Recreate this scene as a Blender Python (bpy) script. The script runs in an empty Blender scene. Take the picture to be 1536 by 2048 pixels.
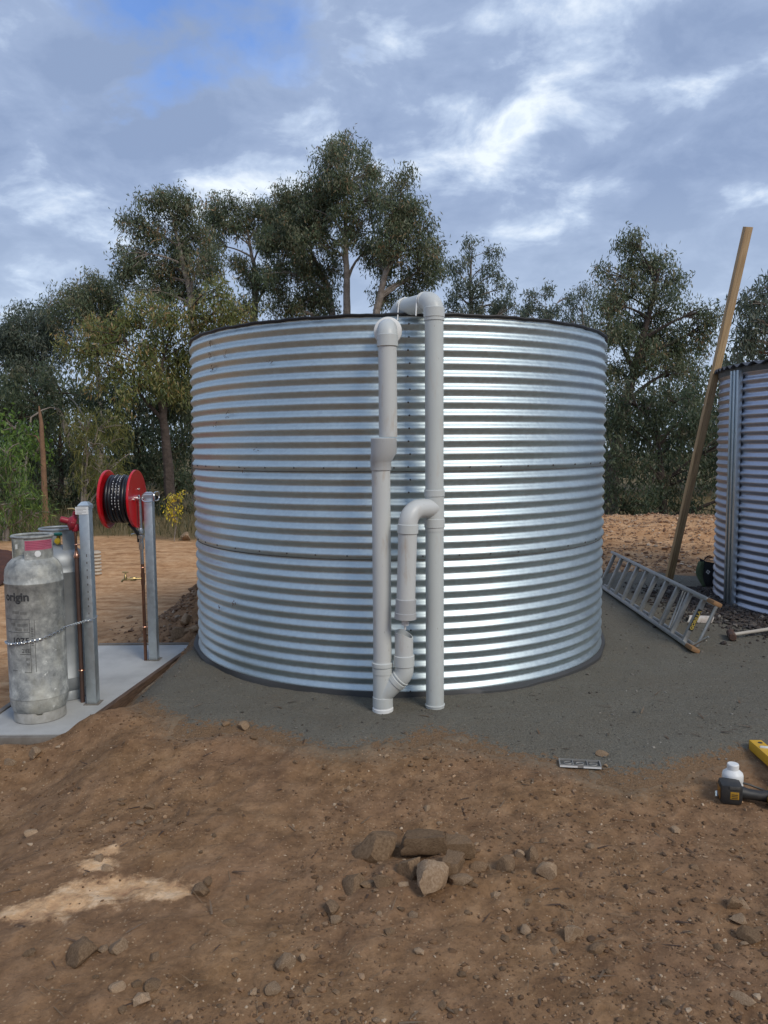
import bpy, bmesh, math, random
import numpy as np
from mathutils import Vector, Matrix, Euler
R = math.radians
random.seed(7)
rng = np.random.default_rng(11)
scene = bpy.context.scene
col = scene.collection

# ------------------------------------------------------------------ camera
W, H, F = 1536.0, 2048.0, 1540.0
CAM = Vector((0, 0, 1.52))
cam_d = bpy.data.cameras.new('camera')
cam = bpy.data.objects.new('camera', cam_d)
col.objects.link(cam)
cam_d.sensor_fit = 'VERTICAL'
cam_d.sensor_height = 24.0
cam_d.lens = F / H * 24.0
cam_d.clip_end = 2000
cam_rot = (Euler((R(90 - 4.95), 0, 0)).to_matrix() @ Matrix.Rotation(R(-0.45), 3, 'Z'))
cam.matrix_world = Matrix.Translation(CAM) @ cam_rot.to_4x4()
scene.camera = cam
scene.render.resolution_x, scene.render.resolution_y = 768, 1024

# ------------------------------------------------------------------ sky + sun
SUN_EL, SUN_AZ = R(40), R(142)           # azimuth measured from +Y toward +X (behind the camera, to the right)
sun_dir = Vector((math.cos(SUN_EL) * math.sin(SUN_AZ), math.cos(SUN_EL) * math.cos(SUN_AZ), math.sin(SUN_EL)))
sl = bpy.data.lights.new('sun', 'SUN')
sl.energy = 1.4
sl.angle = R(20)
sl.color = (1.0, 0.93, 0.82)
so = bpy.data.objects.new('sun', sl)
col.objects.link(so)
so.rotation_euler = (-sun_dir).to_track_quat('-Z', 'Y').to_euler()
so.location = (5, -6, 9)

world = bpy.data.worlds.new('World')
scene.world = world
world.use_nodes = True
wt = world.node_tree
wt.nodes.clear()


def wn(t, **k):
    n = wt.nodes.new(t)
    for a, b in k.items():
        setattr(n, a, b)
    return n


def wl(a, b):
    wt.links.new(a, b)


def wmath(op, a, b=None):
    n = wn('ShaderNodeMath', operation=op)
    for i, v in enumerate((a, b)):
        if v is None:
            continue
        if isinstance(v, (int, float)):
            n.inputs[i].default_value = v
        else:
            wl(v, n.inputs[i])
    return n.outputs[0]


def wramp(v, stops):
    n = wn('ShaderNodeValToRGB')
    e = n.color_ramp.elements
    while len(e) < len(stops):
        e.new(0.5)
    for i, (p, c) in enumerate(stops):
        e[i].position = p
        e[i].color = (c[0], c[1], c[2], 1)
    wl(v, n.inputs[0])
    return n.outputs[0]


out = wn('ShaderNodeOutputWorld')
bg = wn('ShaderNodeBackground')
bg.inputs[1].default_value = 0.1
sky = wn('ShaderNodeTexSky', sky_type='NISHITA')
sky.sun_disc = False
sky.sun_elevation = SUN_EL
sky.sun_rotation = SUN_AZ
sky.air_density, sky.dust_density, sky.ozone_density = 1.2, 0.6, 2.0
tc = wn('ShaderNodeTexCoord')
sep = wn('ShaderNodeSeparateXYZ')
wl(tc.outputs['Generated'], sep.inputs[0])
zz = wmath('ADD', wmath('ABSOLUTE', sep.outputs[2]), 0.30)
cx = wmath('DIVIDE', sep.outputs[0], zz)
cy = wmath('DIVIDE', sep.outputs[1], zz)
comb = wn('ShaderNodeCombineXYZ')
wl(cx, comb.inputs[0])
wl(cy, comb.inputs[1])


def wnoise(scale, detail, rough, off, dist=0.0):
    mp = wn('ShaderNodeMapping')
    mp.inputs['Location'].default_value = off
    wl(comb.outputs[0], mp.inputs[0])
    n = wn('ShaderNodeTexNoise')
    n.inputs['Scale'].default_value = scale
    n.inputs['Detail'].default_value = detail
    n.inputs['Roughness'].default_value = rough
    n.inputs['Distortion'].default_value = dist
    wl(mp.outputs[0], n.inputs['Vector'])
    return n.outputs['Fac']


n_big = wnoise(1.7, 4, 0.5, (3.1, 1.7, 0), 0.2)
n_mid = wnoise(5.6, 10, 0.57, (0.4, 5.2, 1), 0.25)
n_gap = wnoise(1.5, 6, 0.55, (7.3, 2.4, 4), 0.2)
# cloud brightness: mostly soft grey-blue with white breaks
dens = wmath('ADD', wmath('MULTIPLY', n_big, 0.38), wmath('MULTIPLY', n_mid, 0.66))
cloud_col = wramp(dens, [(0.44, (1.95, 2.6, 4.0)), (0.54, (2.45, 3.15, 4.6)), (0.60, (3.6, 4.4, 5.8)), (0.68, (6.2, 6.8, 7.5))])
# bright band low over the horizon
low = wramp(sep.outputs[2], [(0.0, (1, 1, 1)), (0.12, (0.75, 0.75, 0.75)), (0.30, (0, 0, 0))])
mixl = wn('ShaderNodeMix', data_type='RGBA')
wl(wmath('MULTIPLY', low, 0.5), mixl.inputs[0])
wl(cloud_col, mixl.inputs[6])
mixl.inputs[7].default_value = (5.2, 6.2, 7.3, 1)
# blue gaps between the clouds; one larger opening high to the left
dirn = wn('ShaderNodeVectorMath', operation='DISTANCE')
wl(tc.outputs['Generated'], dirn.inputs[0])
dirn.inputs[1].default_value = Vector((-0.31, 1.05, 0.58)).normalized()
opening = wmath('MULTIPLY', wmath('MAXIMUM', wmath('SUBTRACT', 0.20, dirn.outputs['Value']), 0.0), 1.0)
gapv = wmath('ADD', wmath('ADD', wmath('MULTIPLY', n_gap, 0.6), wmath('MULTIPLY', n_mid, 0.4)), opening)
gap = wramp(gapv, [(0.60, (0, 0, 0)), (0.69, (1, 1, 1))])
skyc = wn('ShaderNodeMix', data_type='RGBA', blend_type='MULTIPLY')
skyc.inputs[0].default_value = 1.0
wl(sky.outputs[0], skyc.inputs[6])
skyc.inputs[7].default_value = (0.75, 0.95, 1.35, 1)
mixg = wn('ShaderNodeMix', data_type='RGBA')
wl(wmath('MULTIPLY', gap, 0.85), mixg.inputs[0])
wl(mixl.outputs[2], mixg.inputs[6])
wl(skyc.outputs[2], mixg.inputs[7])
wl(mixg.outputs[2], bg.inputs[0])
wl(bg.outputs[0], out.inputs[0])

vs = scene.view_settings
vs.view_transform = 'Standard'
vs.look = 'None'
vs.exposure = 0.54
vs.gamma = 1.0
vs.use_curve_mapping = False


# ------------------------------------------------------------------ noise helpers (numpy)
def _hash(ix, iy, iz, seed):
    h = (ix.astype(np.int64) * 374761393 + iy.astype(np.int64) * 668265263 + iz.astype(np.int64) * 2147483647 + seed * 144665) & 0xFFFFFFFF
    h = ((h ^ (h >> 13)) * 1274126177) & 0xFFFFFFFF
    return ((h ^ (h >> 16)) & 0xFFFF) / 65535.0


def vnoise(x, y, z=0.0, seed=0):
    x, y, z = np.broadcast_arrays(np.asarray(x, float), np.asarray(y, float), np.asarray(z, float))
    ix, iy, iz = np.floor(x), np.floor(y), np.floor(z)
    fx, fy, fz = x - ix, y - iy, z - iz
    fx, fy, fz = [f * f * (3 - 2 * f) for f in (fx, fy, fz)]
    v = 0
    for dx in (0, 1):
        for dy in (0, 1):
            for dz in (0, 1):
                w = (fx if dx else 1 - fx) * (fy if dy else 1 - fy) * (fz if dz else 1 - fz)
                v = v + w * _hash(ix + dx, iy + dy, iz + dz, seed)
    return v * 2 - 1


def fbm(x, y, oct=4, seed=0, gain=0.5):
    v, a = 0, 1.0
    for o in range(oct):
        v = v + a * vnoise(x * 2 ** o, y * 2 ** o, 0, seed + o * 17)
        a *= gain
    return v


def sstep(a, b, x):
    t = np.clip((np.asarray(x, float) - a) / (b - a), 0, 1)
    return t * t * (3 - 2 * t)


# ------------------------------------------------------------------ pixel helpers
def ray(px, py):
    d = cam_rot @ Vector(((px - W / 2) / F, -(py - H / 2) / F, -1.0))
    return d


def atY(px, py, Y):
    d = ray(px, py)
    t = (Y - CAM.y) / d.y
    return CAM + d * t


def atZ(px, py, z):
    d = ray(px, py)
    t = (z - CAM.z) / d.z
    return CAM + d * t


# ------------------------------------------------------------------ terrain
TR = 1.585                      # tank radius
TC = Vector((0.115, 6.19))      # tank axis
T2C = Vector((4.84, 7.20))
T2R = 1.585
SLAB = [(-2.43, 4.38), (-1.86, 4.38), (-1.63, 6.40), (-2.43, 6.40)]
SLAB_Z = -0.15


def in_slab(x, y, m=0.0):
    xr = -1.86 + (y - 4.38) / 2.02 * 0.23
    return (y > 4.38 - m) & (y < 6.40 + m) & (x > -2.43 - m) & (x < xr + m)


_pb = [(-200, 1440), (60, 1462), (165, 1458), (250, 1468), (400, 1466), (480, 1457), (560, 1466), (650, 1492), (760, 1497), (850, 1482), (930, 1490), (1000, 1506),
       (1110, 1524), (1180, 1545), (1250, 1552), (1330, 1530), (1430, 1512), (1536, 1500), (1750, 1490)]
PBX = []
PBY = []
for p in _pb:
    q = atZ(p[0], p[1], -0.03)
    PBX.append(q.x)
    PBY.append(q.y)


G0 = atZ(870, 1745, -0.06)[:2]     # small stone heap


def macro(x, y):
    x = np.asarray(x, float)
    y = np.asarray(y, float)
    a = sstep(-1.38, -1.86, x)
    fr = sstep(4.3, 3.2, y)
    h = -0.205 * a - 0.06 * fr * (1 - a)
    h = h + 0.06 * sstep(3.6, 2.2, y) * a
    # soil heap behind the slab against the tank
    m = np.exp(-(((x + 1.28) / 0.70) ** 2 + ((y - 7.35) / 0.66) ** 2))
    h = h + 0.80 * m
    # soil spilled over the slab corner
    h = h + 0.135 * np.exp(-(((x + 1.70) / 0.20) ** 2 + ((y - 4.40) / 0.22) ** 2))
    # bank of rubble behind, on the right
    rb = sstep(0.6, 1.9, x)
    h = h + rb * (0.34 * sstep(9.3, 12.4, y) - 0.9 * sstep(12.8, 17, y))
    # falls away under the trees
    h = h - 0.5 * sstep(17, 30, y) + 0.0 * x
    h = h + sstep(-1.5, -3, x) * 0.10 * sstep(8, 14, y)
    # flatten round the tanks
    for c, r in ((TC, TR), (T2C, T2R)):
        d = np.hypot(x - c.x, y - c.y)
        k = sstep(r + 0.22, r + 0.0, d)
        h = h * (1 - k)
    h = h + 0.085 * sstep(-1.5, -1.9, x) * np.exp(-((y - 4.20) / 0.22) ** 2)
    return h - 0.040


def hdirt(x, y):
    x = np.asarray(x, float)
    y = np.asarray(y, float)
    near = sstep(9, 5, y)
    h = macro(x, y)
    n = 0.018 * fbm(x * 1.3, y * 1.3, 3, 3) + 0.010 * fbm(x * 5, y * 5, 3, 9) + 0.007 * near * fbm(x * 19, y * 19, 2, 21)
    # clods: ridged lumps in the foreground
    r = 1 - np.abs(vnoise(x * 7, y * 7, 0, 77))
    n = n + near * 0.013 * (r ** 3) * sstep(0.0, 0.5, vnoise(x * 1.1, y * 1.1, 0, 5))
    bank = sstep(0.6, 1.9, x) * sstep(9.3, 10.5, y) * sstep(16, 12.5, y)
    n = n + bank * 0.030 * fbm(x * 2.6, y * 2.6, 4, 41)
    md = np.exp(-(((x + 1.35) / 0.6) ** 2 + ((y - 7.2) / 0.9) ** 2))
    n = n + md * 0.035 * fbm(x * 6, y * 6, 3, 51)
    for c, rr in ((TC, TR), (T2C, T2R)):
        d = np.hypot(x - c.x, y - c.y)
        k = sstep(rr + 0.15, rr - 0.02, d)
        n = n * (1 - k) - 0.02 * k
    h = h + n
    hc = G0
    n2 = np.exp(-(((x - hc[0]) / 0.42) ** 2 + ((y - hc[1]) / 0.16) ** 2))
    h = h + 0.030 * n2 * (1 + 0.9 * vnoise(x * 14, y * 14, 0, 19))
    s = in_slab(x, y, 0.06) & ~((x > -2.02) & (y < 4.62))
    h = np.where(s, np.minimum(h, -0.21), h)
    return h


def pad_t(x, y):
    x = np.asarray(x, float)
    y = np.asarray(y, float)
    d1 = (y - np.interp(x, PBX, PBY))
    xl = np.interp(y, [4.1, 4.35, 4.6, 4.9, 5.4, 6.0, 6.5, 7.0, 8.0], [-1.15, -1.38, -1.58, -1.76, -1.72, -1.66, -1.55, -1.35, -0.9])
    d2 = x - xl
    d3 = np.where(x > 1.0, 9.25, 8.2) + 0.2 * vnoise(x * 2, y * 0, 0, 8) - y
    d4 = 7.5 - x
    d = np.minimum(np.minimum(d1, d2), np.minimum(d3, d4))
    d = d + 0.09 * fbm(x * 2.2, y * 2.2, 3, 61)
    return np.clip(d / 0.22, -1, 1) * 0.022


def hpad(x, y):
    return hdirt_flat(x, y) + pad_t(x, y)


def hdirt_flat(x, y):
    n = 0.006 * fbm(np.asarray(x) * 3, np.asarray(y) * 3, 3, 91) + 0.0025 * fbm(np.asarray(x) * 22, np.asarray(y) * 22, 2, 95)
    t = pad_t(x, y)
    k = sstep(-0.004, 0.018, t)
    return hdirt(x, y) * (1 - k) + (macro(x, y) + n) * k


def hz(x, y):
    x = np.asarray(x, float)
    y = np.asarray(y, float)
    return np.maximum(hdirt(x, y), np.where(pad_t(x, y) > -0.02, hpad(x, y), -9))


def G(px, py):
    """point where the line of sight of a pixel meets the ground"""
    d = ray(px, py)
    t = np.arange(1.2, 40, 0.02)
    X, Y, Z = CAM.x + d.x * t, CAM.y + d.y * t, CAM.z + d.z * t
    hh = hz(X, Y)
    i = int(np.argmax(Z <= hh))
    t1, t0 = t[i], t[max(i - 1, 0)]
    for _ in range(10):
        tm = (t0 + t1) / 2
        p = CAM + d * tm
        if p.z <= float(hz(p.x, p.y)):
            t1 = tm
        else:
            t0 = tm
    return CAM + d * t1


# ------------------------------------------------------------------ materials
def mat(name, color, rough=0.6, metal=0.0, spec=0.5, noise=None, bump=None, coat=0.0):
    """noise = (scale, colour2, amount[, detail]); bump = (scale, strength, distance)"""
    m = bpy.data.materials.new(name)
    m.use_nodes = True
    nt = m.node_tree
    b = nt.nodes['Principled BSDF']
    b.inputs['Base Color'].default_value = (*color, 1)
    b.inputs['Roughness'].default_value = rough
    b.inputs['Metallic'].default_value = metal
    b.inputs['Specular IOR Level'].default_value = spec
    b.inputs['Coat Weight'].default_value = coat
    tcn = nt.nodes.new('ShaderNodeTexCoord')
    if noise:
        n = nt.nodes.new('ShaderNodeTexNoise')
        n.inputs['Scale'].default_value = noise[0]
        n.inputs['Detail'].default_value = noise[3] if len(noise) > 3 else 6
        n.inputs['Roughness'].default_value = 0.6
        nt.links.new(tcn.outputs['Object'], n.inputs['Vector'])
        r = nt.nodes.new('ShaderNodeMapRange')
        r.inputs[1].default_value, r.inputs[2].default_value = 0.35, 0.65
        r.inputs[4].default_value = noise[2]
        nt.links.new(n.outputs['Fac'], r.inputs[0])
        mx = nt.nodes.new('ShaderNodeMix')
        mx.data_type = 'RGBA'
        mx.inputs[6].default_value = (*color, 1)
        mx.inputs[7].default_value = (*noise[1], 1)
        nt.links.new(r.outputs[0], mx.inputs[0])
        nt.links.new(mx.outputs[2], b.inputs['Base Color'])
    if bump:
        n = nt.nodes.new('ShaderNodeTexNoise')
        n.inputs['Scale'].default_value = bump[0]
        n.inputs['Detail'].default_value = 4
        nt.links.new(tcn.outputs['Object'], n.inputs['Vector'])
        bp = nt.nodes.new('ShaderNodeBump')
        bp.inputs['Strength'].default_value = bump[1]
        bp.inputs['Distance'].default_value = bump[2]
        nt.links.new(n.outputs['Fac'], bp.inputs['Height'])
        nt.links.new(bp.outputs[0], b.inputs['Normal'])
    return m


class NT:
    """small node-tree helper"""
    def __init__(s, m):
        s.t = m.node_tree
        s.b = s.t.nodes['Principled BSDF']
        s.tc = s.t.nodes.new('ShaderNodeTexCoord')

    def n(s, t, **k):
        x = s.t.nodes.new(t)
        for a, b in k.items():
            setattr(x, a, b)
        return x

    def l(s, a, b):
        s.t.links.new(a, b)

    def noise(s, scale, detail=6, rough=0.6, vec=None, sc=None, dist=0.0):
        x = s.n('ShaderNodeTexNoise')
        x.inputs['Scale'].default_value = scale
        x.inputs['Detail'].default_value = detail
        x.inputs['Roughness'].default_value = rough
        x.inputs['Distortion'].default_value = dist
        v = vec or s.tc.outputs['Object']
        if sc:
            mp = s.n('ShaderNodeMapping')
            mp.inputs['Scale'].default_value = sc
            s.l(v, mp.inputs[0])
            v = mp.outputs[0]
        s.l(v, x.inputs['Vector'])
        return x.outputs['Fac']

    def vor(s, scale, feature='F1', out='Distance', sc=None):
        x = s.n('ShaderNodeTexVoronoi', feature=feature)
        x.inputs['Scale'].default_value = scale
        v = s.tc.outputs['Object']
        if sc:
            mp = s.n('ShaderNodeMapping')
            mp.inputs['Scale'].default_value = sc
            s.l(v, mp.inputs[0])
            v = mp.outputs[0]
        s.l(v, x.inputs['Vector'])
        return x.outputs[out]

    def ramp(s, v, stops):
        x = s.n('ShaderNodeValToRGB')
        e = x.color_ramp.elements
        while len(e) < len(stops):
            e.new(0.5)
        for i, (p, c) in enumerate(stops):
            e[i].position = p
            e[i].color = (c[0], c[1], c[2], 1) if not isinstance(c, (int, float)) else (c, c, c, 1)
        s.l(v, x.inputs[0])
        return x.outputs[0]

    def mix(s, f, a, b, blend='MIX'):
        x = s.n('ShaderNodeMix', data_type='RGBA', blend_type=blend)
        for i, v in ((0, f), (6, a), (7, b)):
            if isinstance(v, (int, float)):
                x.inputs[i].default_value = v
            elif isinstance(v, tuple):
                x.inputs[i].default_value = (*v, 1)
            else:
                s.l(v, x.inputs[i])
        return x.outputs[2]

    def math(s, op, a, b=None):
        x = s.n('ShaderNodeMath', operation=op)
        for i, v in enumerate((a, b)):
            if v is None:
                continue
            if isinstance(v, (int, float)):
                x.inputs[i].default_value = v
            else:
                s.l(v, x.inputs[i])
        return x.outputs[0]

    def bump(s, h, strength, dist, prev=None):
        x = s.n('ShaderNodeBump')
        x.inputs['Strength'].default_value = strength
        x.inputs['Distance'].default_value = dist
        s.l(h, x.inputs['Height'])
        if prev:
            s.l(prev, x.inputs['Normal'])
        return x.outputs[0]

    def attr(s, name):
        x = s.n('ShaderNodeAttribute')
        x.attribute_name = name
        return x


def mk(name, rough=0.6, metal=0.0, spec=0.5):
    m = bpy.data.materials.new(name)
    m.use_nodes = True
    k = NT(m)
    k.b.inputs['Roughness'].default_value = rough
    k.b.inputs['Metallic'].default_value = metal
    k.b.inputs['Specular IOR Level'].default_value = spec
    return m, k


def galv(name, base, rough, spangle=35.0, tint2=None, blot=0.0):
    m, k = mk(name, rough, 1.0)
    v = k.vor(spangle, out='Color')
    sv = k.n('ShaderNodeSeparateColor')
    k.l(v, sv.inputs[0])
    n = k.noise(3.0, 5, 0.55)
    f = k.math('ADD', k.math('MULTIPLY', sv.outputs[0], 0.5), k.math('MULTIPLY', n, 0.5))
    dark = tuple(c * 0.82 for c in base)
    c = k.mix(f, dark, base)
    if blot:
        nb = k.noise(9.0, 8, 0.65, dist=0.6)
        fb = k.ramp(nb, [(0.50, 0.0), (0.66, blot)])
        c = k.mix(fb, c, tint2)
    k.l(c, k.b.inputs['Base Color'])
    rr = k.n('ShaderNodeMapRange')
    rr.inputs[3].default_value = rough - 0.06
    rr.inputs[4].default_value = rough + 0.08
    k.l(f, rr.inputs[0])
    k.l(rr.outputs[0], k.b.inputs['Roughness'])
    return m


M = {}
# corrugated tank steel: fine vertical streaks of handling wear and spangle
M['tank'] = galv('galvanised_tank_sheet', (0.60, 0.69, 0.715), 0.48, 55.0, (0.5, 0.5, 0.5), 0.15)
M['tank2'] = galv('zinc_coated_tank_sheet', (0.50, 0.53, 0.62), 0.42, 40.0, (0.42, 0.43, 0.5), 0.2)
M['strip'] = galv('galvanised_strip', (0.62, 0.68, 0.71), 0.38, 60.0)
M['post'] = galv('galvanised_post', (0.68, 0.74, 0.76), 0.48, 40.0, (0.50, 0.55, 0.58), 0.7)
M['alu'] = galv('weathered_aluminium', (0.50, 0.50, 0.49), 0.50, 60.0, (0.33, 0.33, 0.32), 0.5)
M['black_rubber'] = mat('black_rubber', (0.012, 0.012, 0.013), 0.55)
M['hose'] = mat('black_hose', (0.010, 0.010, 0.013), 0.33)
M['red'] = mat('red_enamel', (0.56, 0.005, 0.012), 0.35, coat=0.3)
M['reg'] = mat('maroon_regulator', (0.30, 0.014, 0.030), 0.45, noise=(30, (0.22, 0.02, 0.03), 0.6))
M['copper'] = mat('aged_copper', (0.30, 0.155, 0.10), 0.45, 1.0, noise=(14, (0.16, 0.095, 0.07), 0.9))
M['copper_new'] = mat('bright_copper', (0.80, 0.42, 0.28), 0.28, 1.0)
M['copper_dark'] = mat('dull_copper', (0.080, 0.053, 0.045), 0.6, 0.2, noise=(9, (0.14, 0.075, 0.055), 0.8))
M['brass'] = mat('brass', (0.62, 0.46, 0.20), 0.35, 1.0, noise=(20, (0.35, 0.25, 0.12), 0.8))
M['chrome'] = mat('plated_steel', (0.72, 0.74, 0.75), 0.25, 1.0, noise=(25, (0.45, 0.47, 0.48), 0.6))
M['white'] = mat('white_plastic', (0.74, 0.74, 0.72), 0.45)
M['label_white'] = mat('white_label', (0.72, 0.73, 0.72), 0.6)
M['label_ink'] = mat('grey_ink', (0.22, 0.22, 0.22), 0.7)
M['stencil'] = mat('worn_stencil_paint', (0.022, 0.023, 0.026), 0.8, noise=(60, (0.10, 0.10, 0.10), 0.5))
M['stencil_faint'] = mat('faded_stencil_paint', (0.055, 0.055, 0.056), 0.8, noise=(50, (0.20, 0.20, 0.19), 0.8))
M['pink'] = mat('pink_label', (0.48, 0.10, 0.17), 0.6, noise=(40, (0.42, 0.13, 0.19), 0.8))
M['pink_ink'] = mat('dark_pink_ink', (0.24, 0.03, 0.06), 0.7)
M['valve_green'] = mat('green_valve_plastic', (0.004, 0.10, 0.075), 0.45)
M['valve_yellow'] = mat('yellow_plug', (0.62, 0.42, 0.02), 0.5)
M['yellow'] = mat('yellow_paint', (0.72, 0.40, 0.015), 0.5, noise=(12, (0.60, 0.36, 0.04), 0.7))
M['tool_black'] = mat('black_tool_plastic', (0.018, 0.019, 0.020), 0.55, noise=(30, (0.05, 0.043, 0.035), 0.6))
M['tool_yellow'] = mat('tool_yellow_panel', (0.52, 0.27, 0.01), 0.5, noise=(40, (0.30, 0.17, 0.03), 0.8))
M['tool_orange'] = mat('tool_orange_panel', (0.34, 0.14, 0.012), 0.55, noise=(30, (0.20, 0.09, 0.02), 0.8))
M['grey_plastic'] = mat('grey_metal_strip', (0.33, 0.32, 0.30), 0.5, 0.3, noise=(30, (0.22, 0.21, 0.19), 0.7))
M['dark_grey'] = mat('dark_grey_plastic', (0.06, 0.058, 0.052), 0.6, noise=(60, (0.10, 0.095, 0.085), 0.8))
M['bag_black'] = mat('black_woven_bag', (0.012, 0.013, 0.016), 0.8, bump=(60, 0.5, 0.004))
M['bag_green'] = mat('green_woven_cloth', (0.075, 0.105, 0.055), 0.9, noise=(14, (0.11, 0.14, 0.075), 0.8), bump=(30, 0.5, 0.006))
M['foot_rubber'] = mat('orange_brown_rubber_foot', (0.30, 0.155, 0.065), 0.8, noise=(30, (0.20, 0.12, 0.06), 0.8))
M['rust_iron'] = mat('rusted_iron', (0.10, 0.052, 0.035), 0.85, noise=(25, (0.05, 0.03, 0.024), 0.8), bump=(60, 0.4, 0.003))
M['pale_handle'] = mat('pale_wooden_handle', (0.46, 0.42, 0.36), 0.7, noise=(8, (0.34, 0.30, 0.25), 0.8))
M['gold_ink'] = mat('gold_lettering', (0.55, 0.40, 0.08), 0.5)
M['rubble_pvc'] = mat('dirty_white_offcut', (0.62, 0.60, 0.56), 0.6, noise=(16, (0.36, 0.26, 0.19), 0.7))
M['ceramic'] = mat('cream_plastic', (0.50, 0.43, 0.33), 0.6, noise=(16, (0.40, 0.34, 0.27), 0.7))
M['rust_sheet'] = mat('rusted_roof_sheet', (0.085, 0.034, 0.022), 0.8, noise=(12, (0.05, 0.022, 0.018), 0.9))
M['rag_red'] = mat('red_scrap', (0.36, 0.04, 0.03), 0.8)
M['roof2'] = mat('shade_darkened_roof_sheet', (0.10, 0.105, 0.12), 0.5, 0.6, noise=(6, (0.06, 0.062, 0.07), 0.8))  # colour darkened to carry the shade of the backlit roof underside
M['liner'] = mat('grey_ground_liner', (0.05, 0.05, 0.05), 0.6)


def pvc(name, base, stain):
    m, k = mk(name, 0.42)
    n = k.noise(4.0, 6, 0.6, sc=(1, 1, 0.35))
    c = k.mix(k.ramp(n, [(0.40, 0.0), (0.62, 1.0)]), base, tuple(b * 0.93 for b in base))
    n2 = k.noise(16.0, 7, 0.65, sc=(1, 1, 0.22))
    c = k.mix(k.ramp(n2, [(0.555, 0.0), (0.70, 0.65)]), c, stain)
    n3 = k.noise(120.0, 2, 0.5, sc=(1, 1, 0.2))
    c = k.mix(k.ramp(n3, [(0.72, 0.0), (0.78, 0.7)]), c, (0.22, 0.18, 0.15))
    k.l(c, k.b.inputs['Base Color'])
    k.b.inputs['Subsurface Weight'].default_value = 0.0
    return m


M['pvc'] = pvc('grey_white_pvc', (0.54, 0.57, 0.55), (0.50, 0.47, 0.42))
M['pvc_old'] = pvc('scuffed_pvc', (0.56, 0.57, 0.55), (0.42, 0.33, 0.25))
M['pvc_fit'] = pvc('pvc_fitting', (0.55, 0.57, 0.55), (0.50, 0.48, 0.44))
M['pvc_grey'] = pvc('grey_pvc_reducer', (0.43, 0.435, 0.43), (0.40, 0.38, 0.35))

# gas bottle steel: blotchy zinc with yellowed and dark patches
m, k = mk('weathered_gas_bottle', 0.6, 0.15)
n1 = k.noise(13.0, 9, 0.66, dist=0.15)
c = k.ramp(n1, [(0.34, (0.16, 0.168, 0.165)), (0.46, (0.28, 0.29, 0.28)), (0.55, (0.36, 0.37, 0.35)), (0.64, (0.52, 0.53, 0.50))])
n2 = k.noise(4.5, 6, 0.6, sc=(1, 1, 0.5))
c = k.mix(k.ramp(n2, [(0.50, 0.0), (0.68, 0.55)]), c, (0.46, 0.43, 0.33))
n3 = k.noise(28.0, 4, 0.6)
c = k.mix(k.ramp(n3, [(0.67, 0.0), (0.73, 0.8)]), c, (0.72, 0.72, 0.68))
k.l(c, k.b.inputs['Base Color'])
rr = k.math('ADD', k.math('MULTIPLY', n1, 0.4), 0.40)
k.l(rr, k.b.inputs['Roughness'])
M['bottle'] = m
M['bottle_clean'] = mat('grey_gas_bottle', (0.34, 0.36, 0.37), 0.5, 0.45, noise=(8, (0.25, 0.27, 0.28), 0.8))
M['bottle_ring'] = mat('pale_foot_ring', (0.42, 0.41, 0.38), 0.7, 0.2, noise=(14, (0.27, 0.26, 0.23), 0.9))

# timber
m, k = mk('rough_sawn_pine', 0.7)
g = k.noise(9.0, 8, 0.6, sc=(9, 9, 0.35))
g2 = k.noise(2.2, 4, 0.5, sc=(1, 1, 0.5))
c = k.ramp(g, [(0.34, (0.29, 0.175, 0.085)), (0.50, (0.47, 0.31, 0.155)), (0.64, (0.57, 0.40, 0.22))])
c = k.mix(k.ramp(g2, [(0.42, 0.0), (0.66, 0.55)]), c, (0.33, 0.225, 0.13))
k.l(c, k.b.inputs['Base Color'])
k.l(k.bump(g, 0.35, 0.002), k.b.inputs['Normal'])
M['timber'] = m
m, k = mk('dark_form_board', 0.8)
g = k.noise(9.0, 8, 0.6, sc=(9, 0.4, 9))
c = k.ramp(g, [(0.36, (0.055, 0.032, 0.020)), (0.6, (0.115, 0.070, 0.045))])
k.l(c, k.b.inputs['Base Color'])
k.l(k.bump(g, 0.5, 0.003), k.b.inputs['Normal'])
M['board'] = m
M['board_grey'] = mat('grey_form_board', (0.20, 0.18, 0.155), 0.8, noise=(14, (0.13, 0.11, 0.09), 0.8), bump=(40, 0.3, 0.003))
m, k = mk('pale_concrete', 0.8)
g = k.noise(3.0, 8, 0.6)
c = k.ramp(g, [(0.36, (0.33, 0.33, 0.32)), (0.6, (0.42, 0.42, 0.405))])
g2 = k.noise(40, 4, 0.6)
c = k.mix(k.ramp(g2, [(0.62, 0.0), (0.75, 0.5)]), c, (0.30, 0.29, 0.27))
k.l(c, k.b.inputs['Base Color'])
k.l(k.bump(g2, 0.15, 0.003), k.b.inputs['Normal'])
M['concrete'] = m

# dirt
m, k = mk('brown_dirt', 0.92, 0.0, 0.15)
at = k.attr('zones')
sz = k.n('ShaderNodeSeparateColor')
k.l(at.outputs['Color'], sz.inputs[0])
n1 = k.noise(1.4, 8, 0.62)
n2 = k.noise(9.0, 9, 0.68)
n3 = k.noise(55.0, 6, 0.7)
c = k.ramp(n2, [(0.28, (0.092, 0.054, 0.031)), (0.47, (0.180, 0.110, 0.062)), (0.60, (0.240, 0.152, 0.090)), (0.75, (0.300, 0.203, 0.128))])
c = k.mix(k.ramp(n1, [(0.38, 0.0), (0.62, 0.6)]), c, k.ramp(n2, [(0.3, (0.140, 0.084, 0.056)), (0.7, (0.235, 0.150, 0.102))]))
c = k.mix(k.ramp(n3, [(0.34, 0.4), (0.46, 0.0)]), c, (0.085, 0.052, 0.030))
c = k.mix(k.ramp(n3, [(0.58, 0.0), (0.72, 0.6)]), c, (0.30, 0.205, 0.130))
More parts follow.
